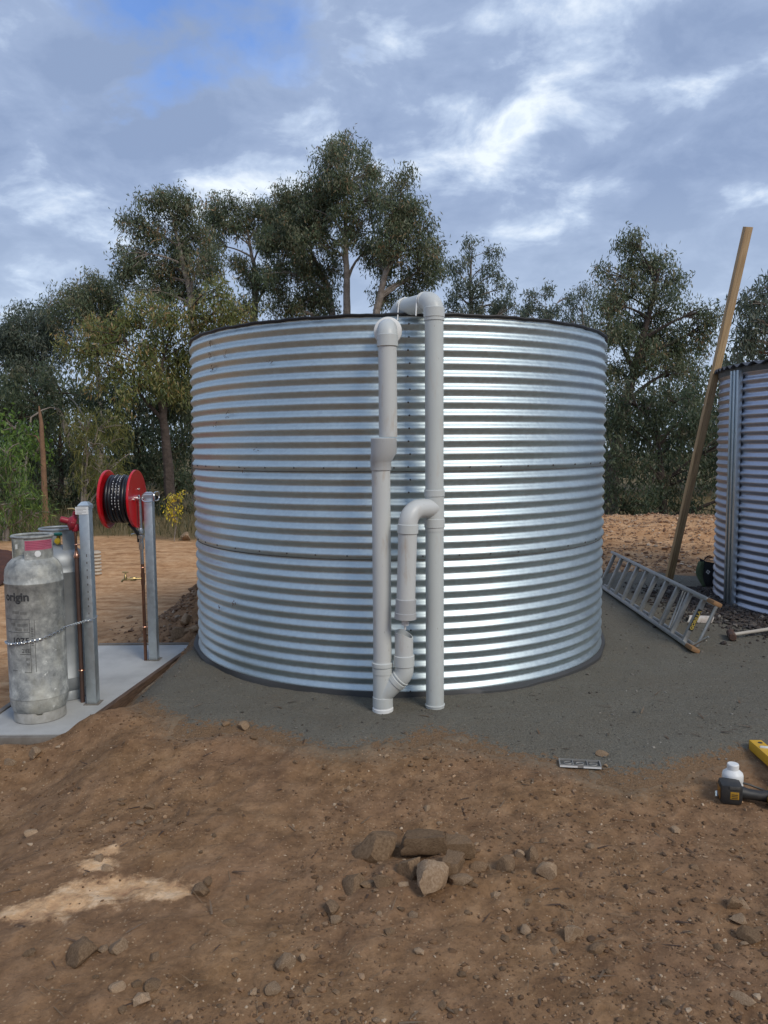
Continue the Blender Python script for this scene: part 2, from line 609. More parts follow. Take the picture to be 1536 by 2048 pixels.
# orange track beyond
ns_ = k.noise(2.4, 7, 0.6, sc=(0.8, 3.2, 1))
orange = k.ramp(k.math('ADD', k.math('MULTIPLY', n2, 0.5), k.math('MULTIPLY', ns_, 0.5)), [(0.36, (0.235, 0.125, 0.065)), (0.50, (0.40, 0.24, 0.135)), (0.64, (0.53, 0.36, 0.23))])
c = k.mix(sz.outputs[1], c, orange)
# pale subsoil stain
pale = k.ramp(n2, [(0.36, (0.33, 0.20, 0.125)), (0.50, (0.54, 0.36, 0.22)), (0.62, (0.66, 0.50, 0.36))])
pf = k.ramp(k.math('ADD', k.math('MULTIPLY', sz.outputs[0], 0.52), k.math('ADD', k.math('MULTIPLY', n2, 0.75), k.math('MULTIPLY', n3, 0.10))), [(0.60, 0.0), (0.78, 0.9)])
c = k.mix(pf, c, pale)
# leaf litter / dry grass under the trees
lit = k.ramp(n3, [(0.35, (0.045, 0.040, 0.020)), (0.5, (0.12, 0.095, 0.05)), (0.68, (0.22, 0.17, 0.095))])
c = k.mix(sz.outputs[2], c, lit)
# grey dust trodden into the dirt near the pad
ed = k.attr('edge')
ef = k.math('ADD', ed.outputs['Fac'], k.math('MULTIPLY', k.math('SUBTRACT', n3, 0.5), 1.1))
c = k.mix(k.ramp(ef, [(0.22, 0.0), (0.75, 0.85)]), c, (0.145, 0.130, 0.108))
# tiny light stones
v = k.vor(75.0)
vc = k.vor(75.0, out='Color')
svc = k.n('ShaderNodeSeparateColor')
k.l(vc, svc.inputs[0])
pick = k.math('MULTIPLY', k.ramp(v, [(0.20, 1.0), (0.32, 0.0)]), k.ramp(svc.outputs[0], [(0.80, 0.0), (0.84, 1.0)]))
c = k.mix(k.math('MULTIPLY', pick, 0.65), c, (0.36, 0.27, 0.19))
c = k.mix(1.0, c, (1.22, 1.14, 0.99), 'MULTIPLY')
k.l(c, k.b.inputs['Base Color'])
v2 = k.vor(38.0)
b1 = k.bump(n2, 0.6, 0.03)
b2 = k.bump(n3, 0.7, 0.008, b1)
b3 = k.bump(k.math('SUBTRACT', 1.0, v2), 0.30, 0.008, b2)
k.l(b3, k.b.inputs['Normal'])
M['dirt'] = m

m, k = mk('grey_crusher_dust', 0.9, 0.0, 0.2)
n1 = k.noise(2.2, 8, 0.66)
n2 = k.noise(14.0, 8, 0.65)
n3 = k.noise(160.0, 5, 0.75)
c = k.ramp(n3, [(0.30, (0.075, 0.074, 0.066)), (0.48, (0.130, 0.126, 0.112)), (0.60, (0.165, 0.160, 0.142)), (0.74, (0.27, 0.262, 0.235))])
c = k.mix(k.ramp(n1, [(0.38, 0.0), (0.64, 0.7)]), c, k.ramp(n3, [(0.3, (0.075, 0.070, 0.060)), (0.7, (0.165, 0.152, 0.128))]))
c = k.mix(k.ramp(n2, [(0.55, 0.0), (0.75, 0.45)]), c, (0.165, 0.138, 0.105))
ed = k.attr('edge')
n4 = k.noise(34.0, 9, 0.78)
ef = k.math('ADD', k.math('SUBTRACT', 1.0, ed.outputs['Fac']), k.math('MULTIPLY', k.math('SUBTRACT', n4, 0.5), 3.0))
brown_ = k.ramp(n3, [(0.3, (0.10, 0.06, 0.034)), (0.5, (0.185, 0.115, 0.066)), (0.7, (0.26, 0.18, 0.115))])
c = k.mix(k.ramp(ef, [(0.36, 0.0), (0.56, 0.95)]), c, brown_)
gr = k.noise(70.0, 3, 0.6)
c = k.mix(k.ramp(gr, [(0.60, 0.0), (0.68, 0.55)]), c, (0.040, 0.038, 0.034))
c = k.mix(k.ramp(gr, [(0.30, 0.5), (0.37, 0.0)]), c, (0.26, 0.25, 0.225))
c = k.mix(1.0, c, (1.16, 1.11, 1.01), 'MULTIPLY')
k.l(c, k.b.inputs['Base Color'])
b1 = k.bump(n2, 0.5, 0.015)
k.l(k.bump(k.math('ADD', n3, k.math('MULTIPLY', gr, 1.5)), 0.9, 0.008, b1), k.b.inputs['Normal'])
M['dust'] = m


def stone_mat(name, a, b, cc):
    m, k = mk(name, 0.85, 0.0, 0.2)
    n1 = k.noise(9.0, 8, 0.65)
    oi = k.n('ShaderNodeObjectInfo')
    c = k.ramp(n1, [(0.32, a), (0.52, b), (0.72, cc)])
    hs = k.n('ShaderNodeHueSaturation')
    mr = k.n('ShaderNodeMapRange')
    mr.inputs[3].default_value, mr.inputs[4].default_value = 0.66, 1.12
    k.l(oi.outputs['Random'], mr.inputs[0])
    k.l(mr.outputs[0], hs.inputs['Value'])
    hs.inputs['Saturation'].default_value = 1.0
    k.l(c, hs.inputs['Color'])
    k.l(hs.outputs[0], k.b.inputs['Base Color'])
    k.l(k.bump(k.noise(40, 6, 0.7), 0.6, 0.004), k.b.inputs['Normal'])
    return m


M['stone'] = stone_mat('brown_stone', (0.130, 0.080, 0.045), (0.225, 0.145, 0.083), (0.32, 0.218, 0.132))
M['stone_pale'] = stone_mat('pale_tan_stone', (0.23, 0.150, 0.088), (0.35, 0.238, 0.145), (0.47, 0.35, 0.24))
M['stone_dark'] = stone_mat('dark_basalt', (0.022, 0.023, 0.025), (0.050, 0.050, 0.052), (0.105, 0.10, 0.095))
m, k = mk('mixed_pebbles', 0.85, 0.0, 0.2)
at = k.attr('tint')
c = k.mix(k.ramp(k.noise(50, 4), [(0.35, 0.0), (0.65, 0.5)]), at.outputs['Color'], (0.11, 0.068, 0.042))
k.l(c, k.b.inputs['Base Color'])
M['pebbles'] = m


def leaf_mat(name, transl=0.48):
    m, k = mk(name, 0.42, 0.0, 0.5)
    at = k.attr('tint')
    k.l(at.outputs['Color'], k.b.inputs['Base Color'])
    tr = k.n('ShaderNodeBsdfTranslucent')
    k.l(at.outputs['Color'], tr.inputs[0])
    mx = k.n('ShaderNodeMixShader')
    mx.inputs[0].default_value = transl
    k.l(k.b.outputs[0], mx.inputs[1])
    k.l(tr.outputs[0], mx.inputs[2])
    o = k.t.nodes['Material Output']
    k.l(mx.outputs[0], o.inputs[0])
    return m


M['leaf'] = leaf_mat('eucalypt_leaves')
M['straw'] = mat('dry_straw', (0.24, 0.165, 0.09), 0.8, noise=(10, (0.15, 0.10, 0.06), 0.8))
M['bark'] = mat('grey_brown_bark', (0.17, 0.135, 0.11), 0.9, noise=(7, (0.30, 0.255, 0.215), 0.9), bump=(14, 0.7, 0.03))
M['bark_dark'] = mat('dark_furrowed_bark', (0.045, 0.033, 0.027), 0.95, noise=(9, (0.085, 0.062, 0.05), 0.9), bump=(14, 0.8, 0.03))
M['dead_wood'] = mat('dead_orange_trunk', (0.24, 0.135, 0.075), 0.9, noise=(10, (0.15, 0.085, 0.05), 0.9), bump=(14, 0.6, 0.02))


# ------------------------------------------------------------------ object helpers
def link_obj(name, data, parent=None):
    o = bpy.data.objects.new(name, data)
    col.objects.link(o)
    if parent is not None:
        o.parent = parent
    return o


def tag(o, label=None, cat=None, group=None, kind=None):
    if label:
        o['label'] = label
    if cat:
        o['category'] = cat
    if group:
        o['group'] = group
    if kind:
        o['kind'] = kind
    return o


def empty(name, loc, label, cat, group=None, rz=0.0):
    o = link_obj(name, None)
    o.location = loc
    o.rotation_euler = (0, 0, rz)
    o.empty_display_size = 0.1
    return tag(o, label, cat, group)


class MB:
    """collects shapes; build() links them as one mesh object"""
    def __init__(s):
        s.v, s.f = [], []

    def add(s, verts, faces):
        o = len(s.v)
        s.v += [tuple(p) for p in verts]
        s.f += [tuple(i + o for i in f) for f in faces]
        return s

    def box(s, c, size, rot=None, bevel=0.0):
        bm = bmesh.new()
        bmesh.ops.create_cube(bm, size=1.0)
        for v in bm.verts:
            v.co = Vector((v.co.x * size[0], v.co.y * size[1], v.co.z * size[2]))
        if bevel:
            bmesh.ops.bevel(bm, geom=bm.edges[:] + bm.verts[:], offset=bevel, segments=2, affect='EDGES', profile=0.6)
        mtx = rot.to_matrix() if isinstance(rot, Euler) else (rot or Matrix.Identity(3))
        bm.verts.index_update()
        vs_ = [mtx @ v.co + Vector(c) for v in bm.verts]
        s.add(vs_, [[v.index for v in f.verts] for f in bm.faces])
        bm.free()
        return s

    def tube(s, pts, rad, seg=16, cap=True, closed=False):
        pts = [Vector(p) for p in pts]
        n = len(pts)
        rad = [rad] * n if isinstance(rad, (int, float)) else rad
        tan = []
        for i in range(n):
            a = pts[(i - 1) % n] if (closed or i > 0) else pts[0]
            b = pts[(i + 1) % n] if (closed or i < n - 1) else pts[-1]
            t = (b - a)
            tan.append(t.normalized() if t.length > 1e-9 else Vector((0, 0, 1)))
        up = Vector((0, 0, 1)) if abs(tan[0].z) < 0.9 else Vector((1, 0, 0))
        nx = tan[0].cross(up).normalized()
        V, Fc = [], []
        for i in range(n):
            nx = (nx - tan[i] * nx.dot(tan[i]))
            nx = nx.normalized() if nx.length > 1e-9 else tan[i].orthogonal().normalized()
            ny = tan[i].cross(nx)
            for j in range(seg):
                a = 2 * math.pi * j / seg
                V.append(pts[i] + (nx * math.cos(a) + ny * math.sin(a)) * rad[i])
        m_ = n if closed else n - 1
        for i in range(m_):
            for j in range(seg):
                a, b = i * seg + j, i * seg + (j + 1) % seg
                c_, d = ((i + 1) % n) * seg + (j + 1) % seg, ((i + 1) % n) * seg + j
                Fc.append((a, b, c_, d))
        if cap and not closed:
            Fc.append(tuple(range(seg))[::-1])
            Fc.append(tuple((n - 1) * seg + j for j in range(seg)))
        s.add(V, Fc)
        return s

    def lathe(s, prof, seg=32, mtx=None, cap=True):
        """prof = [(r, z)...] turned about Z"""
        mtx = mtx or Matrix.Identity(4)
        V, Fc = [], []
        for r, z in prof:
            for j in range(seg):
                a = 2 * math.pi * j / seg
                V.append(mtx @ Vector((r * math.cos(a), r * math.sin(a), z)))
        for i in range(len(prof) - 1):
            for j in range(seg):
                Fc.append((i * seg + j, i * seg + (j + 1) % seg, (i + 1) * seg + (j + 1) % seg, (i + 1) * seg + j))
        if cap:
            Fc.append(tuple(range(seg))[::-1])
            Fc.append(tuple((len(prof) - 1) * seg + j for j in range(seg)))
        s.add(V, Fc)
        return s

    def build(s, name, material, parent=None, smooth=40):
        me = bpy.data.meshes.new(name)
        me.from_pydata(s.v, [], s.f)
        if smooth:
            me.polygons.foreach_set('use_smooth', [True] * len(me.polygons))
            me.set_sharp_from_angle(angle=R(smooth))
        me.materials.append(material)
        me.update()
        return link_obj(name, me, parent)


def axis_m(p, d):
    """matrix that sends +Z to direction d with origin p"""
    return Matrix.Translation(Vector(p)) @ Vector(d).to_track_quat('Z', 'Y').to_matrix().to_4x4()


def np_mesh(name, V, Fq, material, parent=None, tint=None, smooth=False):
    """numpy vertices (n,3), faces (m,k) -> object; tint = per-vertex rgb"""
    me = bpy.data.meshes.new(name)
    nv, nf, kk = len(V), len(Fq), Fq.shape[1]
    me.vertices.add(nv)
    me.vertices.foreach_set('co', np.ascontiguousarray(V, dtype=np.float32).ravel())
    me.loops.add(nf * kk)
    me.loops.foreach_set('vertex_index', np.ascontiguousarray(Fq, dtype=np.int32).ravel())
    me.polygons.add(nf)
    me.polygons.foreach_set('loop_start', np.arange(0, nf * kk, kk, dtype=np.int32))
    me.polygons.foreach_set('use_smooth', np.full(nf, smooth))
    if tint is not None:
        a = me.color_attributes.new('tint' if tint[0] == 'tint' else tint[0], 'FLOAT_COLOR', 'POINT')
        c4 = np.ones((nv, 4), np.float32)
        c4[:, :3] = tint[1]
        a.data.foreach_set('color', c4.ravel())
    me.materials.append(material)
    me.update(calc_edges=True)
    me.validate()
    return link_obj(name, me, parent)


def copy_tree(o, parent=None):
    c = o.copy()
    col.objects.link(c)
    c.parent = parent
    for ch in list(o.children):
        copy_tree(ch, c)
    return c


def text_verts(body, size, extrude=0.0, bold=0.0):
    cu = bpy.data.curves.new('lettering', 'FONT')
    cu.body = body
    cu.size = size
    cu.extrude = extrude
    cu.offset = bold
    cu.align_x = 'LEFT'
    cu.resolution_u = 4
    o = bpy.data.objects.new('lettering', cu)
    col.objects.link(o)
    dg = bpy.context.evaluated_depsgraph_get()
    me = bpy.data.meshes.new_from_object(o.evaluated_get(dg))
    V = [v.co.copy() for v in me.vertices]
    Fc = [tuple(p.vertices) for p in me.polygons]
    bpy.data.objects.remove(o)
    bpy.data.meshes.remove(me)
    return V, Fc


# ------------------------------------------------------------------ ground and gravel pad
def axis_samples():
    xs = [0.0]
    while xs[-1] < 160:
        xs.append(xs[-1] + 0.013 + 0.03 * max(0, xs[-1] - 1.4))
    xs = np.array([-v for v in xs[:0:-1]] + xs)
    ys = [1.55]
    while ys[-1] < 220:
        ys.append(ys[-1] + 0.0085 * ys[-1] * (1 if ys[-1] < 9 else 1.6))
    back = [1.55 - 0.05 * 1.35 ** i for i in range(1, 28)]
    back = [b for b in back if b > -160]
    return xs, np.array(back[::-1] + ys)


XS, YS = axis_samples()
GX, GY = np.meshgrid(XS, YS)
_pt = pad_t(GX, GY)
HD = np.where(_pt > 0.012, np.minimum(hdirt(GX, GY), macro(GX, GY) - 0.02), hdirt(GX, GY))
nx_, ny_ = len(XS), len(YS)
idx = np.arange(nx_ * ny_).reshape(ny_, nx_)
quads = np.stack([idx[:-1, :-1], idx[:-1, 1:], idx[1:, 1:], idx[1:, :-1]], -1).reshape(-1, 4)
# zones: R pale stain, G orange track, B litter under the trees
zone = np.zeros((ny_, nx_, 3))
pts = [(70, 1842, .16), (130, 1820, .16), (190, 1800, .18), (240, 1790, .17), (190, 1745, .10), (215, 1720, .07), (320, 1800, .14), (350, 1810, .10)]
for px, py, r in pts:
    c = atZ(px, py, -0.13)
    r *= 0.92
    zone[..., 0] = np.maximum(zone[..., 0], np.exp(-(((GX - c.x) / r) ** 2 + ((GY - c.y) / (r * 0.62)) ** 2)))
zone[..., 1] = np.maximum(sstep(-1.9, -2.6, GX + 0.25 * vnoise(GX * 1.5, GY * 1.5)) * sstep(4.6, 5.4, GY), sstep(9.0, 9.6, GY + 0.3 * vnoise(GX * 2, GY * 2, 0, 4)))
zone[..., 1] *= 1 - 0.9 * np.exp(-(((GX + 1.35) / 0.95) ** 4 + ((GY - 7.1) / 1.0) ** 4))
edge = np.where(GX < 0, 14.0, 13.2) + 0.9 * fbm(GX * 0.7, GY * 0.7, 3, 31)
zone[..., 2] = sstep(-0.5, 0.7, GY - edge)
g = np_mesh('ground', np.stack([GX, GY, HD], -1).reshape(-1, 3), quads, M['dirt'], tint=('zones', zone.reshape(-1, 3)), smooth=True)
tag(g, kind='structure')


def set_edge(o, val):
    a = o.data.attributes.new('edge', 'FLOAT', 'POINT')
    a.data.foreach_set('value', np.ascontiguousarray(val, dtype=np.float32).ravel())


set_edge(g, np.clip(_pt / 0.022 * 0.5 + 0.5, 0, 1))

# pad: the same samples, only where grey dust lies
PT = pad_t(GX, GY)
HP = hdirt_flat(GX, GY) + PT
d_in = np.minimum(np.hypot(GX - TC.x, GY - TC.y) - (TR - 0.12), np.hypot(GX - T2C.x, GY - T2C.y) - (T2R - 0.12))
keepv = (PT > -0.0215) & (d_in > -0.02) & (GX > -2.3) & ~in_slab(GX, GY, -0.01) & (GY < 11)
kq = keepv.reshape(-1)[quads].all(1)
q2 = quads[kq]
used, inv = np.unique(q2, return_inverse=True)
PV = np.stack([GX, GY, HP], -1).reshape(-1, 3)[used]
p = np_mesh('gravel_pad', PV, inv.reshape(-1, 4), M['dust'], smooth=True)
tag(p, kind='structure')
set_edge(p, np.clip(PT / 0.022, 0, 1).reshape(-1)[used])


# ------------------------------------------------------------------ corrugated tanks
def corrugated_ring(z0, z1, rad, amp, pitch, seg, phase, dent, per=12, lip=0.0):
    n = max(2, int(round((z1 - z0) / pitch * per)))
    z = np.linspace(z0, z1, n + 1)
    a = np.linspace(0, 2 * np.pi, seg, endpoint=False)
    A, Z = np.meshgrid(a, z)
    s_ = np.sin(2 * np.pi * (Z - phase) / pitch)
    prof = amp * s_
    d = dent * (vnoise(np.cos(A) * 3.5 + 9, np.sin(A) * 3.5 + 9, Z * 4, 13) + 0.5 * vnoise(np.cos(A) * 9 + 9, np.sin(A) * 9 + 9, Z * 11, 14))
    Rr = rad + prof + d
    # vertical waviness of the ribs
    Zw = Z + 0.0018 * vnoise(np.cos(A) * 2.5, np.sin(A) * 2.5, Z * 2, 23)
    V = np.stack([Rr * np.cos(A), Rr * np.sin(A), Zw], -1).reshape(-1, 3)
    i = np.arange((n + 1) * seg).reshape(n + 1, seg)
    ir = np.roll(i, -1, 1)
    Fq = np.stack([i[:-1], ir[:-1], ir[1:], i[1:]], -1).reshape(-1, 4)
    return V, Fq


PITCH = 0.0762
TH = 2.285
tank = empty('water_tank', (TC.x, TC.y, 0), 'large round corrugated galvanised water tank with white pipes in front', 'water tank', 'corrugated water tanks')
zs1 = atY(818, 1124, 4.6).z
zs2 = atY(818, 951, 4.6).z
zs1 = round(zs1 / PITCH) * PITCH - 0.010
zs2 = round(zs2 / PITCH) * PITCH - 0.010
for (z0, z1, off) in ((0.0, zs1 + 0.03, 0.0), (zs1, zs2 + 0.03, 0.004), (zs2, TH, 0.008)):
    V, Fq = corrugated_ring(z0, z1, TR + off, 0.0095, PITCH, 300, 0.0, 0.0008)
    np_mesh('wall_sheet', V, Fq, M['tank'], tank, smooth=True)
    if z0 > 0:   # hemmed lower edge of the lapped sheet
        mb = MB()
        rr = TR + off + 0.0095 * math.sin(2 * math.pi * z0 / PITCH) + 0.002
        mb.tube([(rr * math.cos(t), rr * math.sin(t), z0) for t in np.linspace(0, 2 * math.pi, 220, endpoint=False)], 0.0024, 6, closed=True)
        mb.build('lap_edge', M['dark_grey'], tank)
# top edging
mb = MB()
prof = []
rt = TR + 0.008
ring = [(rt + 0.007, TH - 0.008), (rt + 0.010, TH), (rt + 0.007, TH + 0.007), (rt - 0.004, TH + 0.008), (rt - 0.010, TH - 0.004), (rt - 0.006, TH - 0.012)]
seg = 240
V, Fc = [], []
for j in range(seg):
    a = 2 * math.pi * j / seg
    wob = 0.002 * math.sin(a * 31) + 0.0015 * math.sin(a * 77)
    for r, z in ring:
        V.append((r * math.cos(a), r * math.sin(a), z + wob))
nr = len(ring)
for j in range(seg):
    for i in range(nr):
        Fc.append((j * nr + i, ((j + 1) % seg) * nr + i, ((j + 1) % seg) * nr + (i + 1) % nr, j * nr + (i + 1) % nr))
mb.add(V, Fc)
mb.build('rim_edging_or_shade', M['black_rubber'], tank)
# low roof inside the rim
mb = MB()
mb.lathe([(TR - 0.02, TH - 0.10), (0.9, TH - 0.02), (0.02, TH + 0.06)], 96, cap=False)
mb.build('roof', M['tank2'], tank)
# rivet line on the front lap and along the two sheet joints
mb = MB()
riv = MB()
a_lap = math.atan2(atY(818, 900, 4.61).y - TC.y, atY(818, 900, 4.61).x - TC.x)
for i in range(30):
    z = (i + 0.25) * PITCH
    if z > TH - 0.03:
        continue
    r = TR + (0.008 if z > zs2 else 0.004 if z > zs1 else 0) + 0.0095
    jit = 0.004 * math.sin(i * 2.7)
    a = a_lap + jit
    riv.lathe([(0.0058, -0.002), (0.0055, 0.003), (0.003, 0.0045)], 8, axis_m((r * math.cos(a), r * math.sin(a), z), (math.cos(a), math.sin(a), 0)))
for zj in (zs1, zs2):
    for j in range(46):
        a = 2 * math.pi * (j + 0.3 * (zj > zs1)) / 46 + 0.01 * math.sin(j * 5.1)
        r = TR + (0.008 if zj > zs1 else 0.004) + 0.0095
        z = zj + PITCH * 0.33
        riv.lathe([(0.0058, -0.002), (0.0055, 0.003), (0.003, 0.0045)], 8, axis_m((r * math.cos(a), r * math.sin(a), z), (math.cos(a), math.sin(a), 0)))
o = riv.build('rivets', M['dark_grey'], tank)
tag(o, kind='stuff')
# vertical lap seam (thin folded edge following the ribs)
zz_ = np.linspace(0.002, TH - 0.02, 420)
pts = []
for z in zz_:
    r = TR + (0.008 if z > zs2 else 0.004 if z > zs1 else 0) + 0.0095 * math.sin(2 * math.pi * z / PITCH) + 0.0012
    a = a_lap - 0.012
    pts.append((r * math.cos(a), r * math.sin(a), z))
MB().tube(pts, 0.0011, 5).build('lap_seam', M['strip'], tank)
# crumpled liner under the tank
V, Fc = [], []
seg = 260
for j in range(seg):
    a = 2 * math.pi * j / seg
    w = 0.035 + 0.03 * float(vnoise(math.cos(a) * 5, math.sin(a) * 5, 0, 3))
    zb = 0.012 + 0.008 * float(vnoise(math.cos(a) * 9, math.sin(a) * 9, 0, 7))
    for r, z in ((TR - 0.04, 0.012), (TR + 0.012, 0.014 + zb * 0.3), (TR + w, -0.010 + zb), (TR + w + 0.004, -0.05)):
        V.append((r * math.cos(a), r * math.sin(a), z))
for j in range(seg):
    for i in range(3):
        Fc.append((j * 4 + i, ((j + 1) % seg) * 4 + i, ((j + 1) % seg) * 4 + i + 1, j * 4 + i + 1))
MB().add(V, Fc).build('ground_liner', M['liner'], tank)
# drilling swarf stuck to the steel, upper left
sw = MB()
for (px, py, n) in ((421, 684, 9), (420, 712, 7), (451, 709, 6), (425, 738, 10), (430, 852, 5), (455, 830, 5), (468, 1208, 7), (438, 1216, 8), (487, 942, 4), (510, 898, 4), (541, 723, 3)):
    d = ray(px, py)
    # meet the tank cylinder
    a_ = d.x ** 2 + d.y ** 2
    b_ = -2 * (d.x * TC.x + d.y * TC.y)
    c_ = TC.x ** 2 + TC.y ** 2 - (TR + 0.016) ** 2
    t = (-b_ - math.sqrt(max(b_ * b_ - 4 * a_ * c_, 0))) / (2 * a_)
    P0 = CAM + d * t - Vector((TC.x, TC.y, 0))
    a0 = math.atan2(P0.y, P0.x)
    tx = Vector((-math.sin(a0), math.cos(a0), 0))
    for i in range(n):
        q = P0 + tx * random.uniform(-.02, .02) + Vector((0, 0, random.uniform(-.015, .015)))
        e = q + tx * random.uniform(-.018, .018) + Vector((0, 0, random.uniform(-.02, .02)))
        sw.tube([q, (q + e) / 2 + Vector((0, 0, .004)), e], random.uniform(.0008, .002), 4)
o = sw.build('metal_swarf', M['rust_iron'], tank)
tag(o, kind='stuff')

# second tank
tank2 = empty('water_tank', (T2C.x, T2C.y, 0), 'roofed corrugated steel water tank at the right edge behind the timber beam', 'water tank', 'corrugated water tanks')
T2H = 2.20
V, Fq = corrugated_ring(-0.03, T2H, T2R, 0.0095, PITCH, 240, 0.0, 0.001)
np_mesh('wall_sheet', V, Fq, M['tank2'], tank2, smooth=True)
V, Fc = [], []
seg = 480
for j in range(seg):
    x = T2R * 1.0
    a = 2 * math.pi * j / seg
    # roof sheet corrugated along y of the tank, trimmed round
    ed = T2R + 0.055
    X, Y = ed * math.cos(a), ed * math.sin(a)
    wv = 0.016 * math.sin(2 * math.pi * (X * 0.62 + Y * 0.78) / 0.10)
    V.append((X, Y, T2H + 0.018 + wv))
    V.append((X, Y, T2H + 0.012 + wv))
    for r, z in ((0.9, T2H + 0.08), (0.02, T2H + 0.15)):
        wv2 = 0.016 * math.sin(2 * math.pi * (r * math.cos(a) * 0.62 + r * math.sin(a) * 0.78) / 0.10)
        V.append((r * math.cos(a), r * math.sin(a), z + wv2))
    wv3 = 0.4 * wv
    V.append(((T2R - 0.05) * math.cos(a), (T2R - 0.05) * math.sin(a), T2H + 0.004 + wv3))
for j in range(seg):
    b, c_ = j * 5, ((j + 1) % seg) * 5
    Fc += [(b + 1, c_ + 1, c_, b), (b, c_, c_ + 2, b + 2), (b + 2, c_ + 2, c_ + 3, b + 3), (b + 4, c_ + 4, c_ + 1, b + 1)]
MB().add(V, Fc).build('roof', M['roof2'], tank2, smooth=60)
# dark band standing in for the shade under the roof edge
MB().lathe([(T2R + 0.012, T2H - 0.05), (T2R + 0.016, T2H + 0.006), (T2R - 0.01, T2H + 0.008)], 160, cap=False).build('rim_edging_or_shade', M['dark_grey'], tank2)
# vertical joint cover made of folded strips
pj = atY(1468, 980, 6.9)
aj = None
d = ray(1468, 980)
a_ = d.x ** 2 + d.y ** 2
b_ = -2 * (d.x * T2C.x + d.y * T2C.y)
c_ = T2C.x ** 2 + T2C.y ** 2 - (T2R + 0.02) ** 2
t = (-b_ - math.sqrt(b_ * b_ - 4 * a_ * c_)) / (2 * a_)
pj = CAM + d * t
aj = math.atan2(pj.y - T2C.y, pj.x - T2C.x)
rad = Vector((math.cos(aj), math.sin(aj), 0))
tg = Vector((-math.sin(aj), math.cos(aj), 0))
mb = MB()
rotm = Matrix((tg, rad, Vector((0, 0, 1)))).transposed()
for off, w, th in ((-0.052, 0.026, 0.055), (-0.018, 0.020, 0.040), (0.008, 0.022, 0.058), (0.046, 0.034, 0.046)):
    mb.box(rad * (T2R + 0.012 + th / 2 - 0.01) + tg * off + Vector((0, 0, T2H / 2 - 0.01)), (w, th, T2H - 0.03), rotm, 0.003)
mb.box(rad * (T2R + 0.016) + Vector((0, 0, T2H / 2 - 0.01)), (0.13, 0.016, T2H - 0.05), rotm)
mb.build('joint_cover', M['strip'], tank2)


# ------------------------------------------------------------------ white pipes in front of the tank
PR = 0.053        # outer radius


def bend(p0, p1, p2, r, n=10):
    """points of an arc that rounds the corner p1"""
    p0, p1, p2 = Vector(p0), Vector(p1), Vector(p2)
    d0, d1 = (p0 - p1).normalized(), (p2 - p1).normalized()
    ang = d0.angle(d1)
    L = r / math.tan(ang / 2)
    a, b = p1 + d0 * L, p1 + d1 * L
    c = p1 + (d0 + d1).normalized() * (r / math.sin(ang / 2))
    va, vb = a - c, b - c
    tot = va.angle(vb)
    ax = va.cross(vb).normalized()
    return [c + Matrix.Rotation(tot * i / n, 3, ax) @ va for i in range(n + 1)]


def sleeve(mb, p, d, L, r=PR + 0.006, seg=32):
    """socket with rounded lips, centred at p along d"""
    mb.lathe([(r - 0.004, -L / 2), (r, -L / 2 + 0.003), (r, L / 2 - 0.003), (r - 0.004, L / 2)], seg, axis_m(p, d))


# --- left: overflow pipe out of the tank
Y1 = 4.375
xt, xb = atY(775, 700, Y1).x, atY(764, 1200, Y1).x
z_g = float(hz(xb, Y1))


def Z1(py, px=770):
    return atY(px, py, Y1).z


ov = empty('overflow_pipe', (xb, Y1, z_g), 'scuffed white overflow pipe left of the riser, with stepped reducer and side branch', 'pipe', 'white plastic pipes on the tank')


def rel(mb, name, material, root, smooth=40):
    L = Vector(root.location)
    mb.v = [tuple(Vector(v) - L) for v in mb.v]
    return mb.build(name, material, root, smooth)


zt = Z1(655)
zr1, zr2, zr3 = Z1(876), Z1(905), Z1(923)
rel(MB().tube([(xt, Y1, Z1(874)), (xt, Y1, Z1(692))], PR - 0.001, 36, cap=False), 'pipe_section', M['pvc_old'], ov)
mb = MB()
e = bend((xt, Y1, zt - 0.12), (xt, Y1, zt), (xt, 4.66, zt), 0.062)
mb.tube([(xt, Y1, zt - 0.075)] + e + [(xt, 4.66, zt)], PR + 0.003, 36)
rel(mb, 'elbow', M['pvc_fit'], ov)
mb = MB()
sleeve(mb, (xt, Y1, (Z1(671) + Z1(692)) / 2), (0, 0, 1), Z1(671) - Z1(692) + 0.01, PR + 0.006)
rel(mb, 'coupling', M['pvc_fit'], ov)
mb = MB()
mb.lathe([(0.064, -0.035), (0.080, -0.030), (0.082, -0.012), (0.080, 0.028), (0.066, 0.033)], 36, axis_m((xt + 0.004, 4.535, zt), (0, 1, 0)))
rel(mb, 'wall_flange', M['white'], ov)
# eccentric reducer
mb = MB()
seg = 40
V, Fc = [], []
xc = atY(767.5, 890, Y1).x
rw = 0.0735
prof = [(xc, rw - .004, zr1), (xc, rw, zr1 - .004), (xc, rw, zr2), (xb + 0.000, PR + 0.008, zr3), (xb, PR + 0.006, zr3 - 0.004), (xb, PR + 0.006, Z1(940)), (xb, PR, Z1(941))]
for (x, r, z) in prof:
    for j in range(seg):
        a = 2 * math.pi * j / seg
        V.append((x + r * math.cos(a), Y1 + r * math.sin(a), z))
for i in range(len(prof) - 1):
    for j in range(seg):
        Fc.append((i * seg + j, (i + 1) * seg + j, (i + 1) * seg + (j + 1) % seg, i * seg + (j + 1) % seg))
Fc.append(tuple(range(seg)))
mb.add(V, Fc)
rel(mb, 'reducer', M['pvc_grey'], ov, 30)
rel(MB().tube([(xb, Y1, Z1(1332)), (xb, Y1, Z1(930))], PR, 36, cap=False), 'pipe_section', M['pvc_old'], ov)
mb = MB()
sleeve(mb, (xb, Y1, Z1(1328)), (0, 0, 1), 0.028, PR + 0.010)
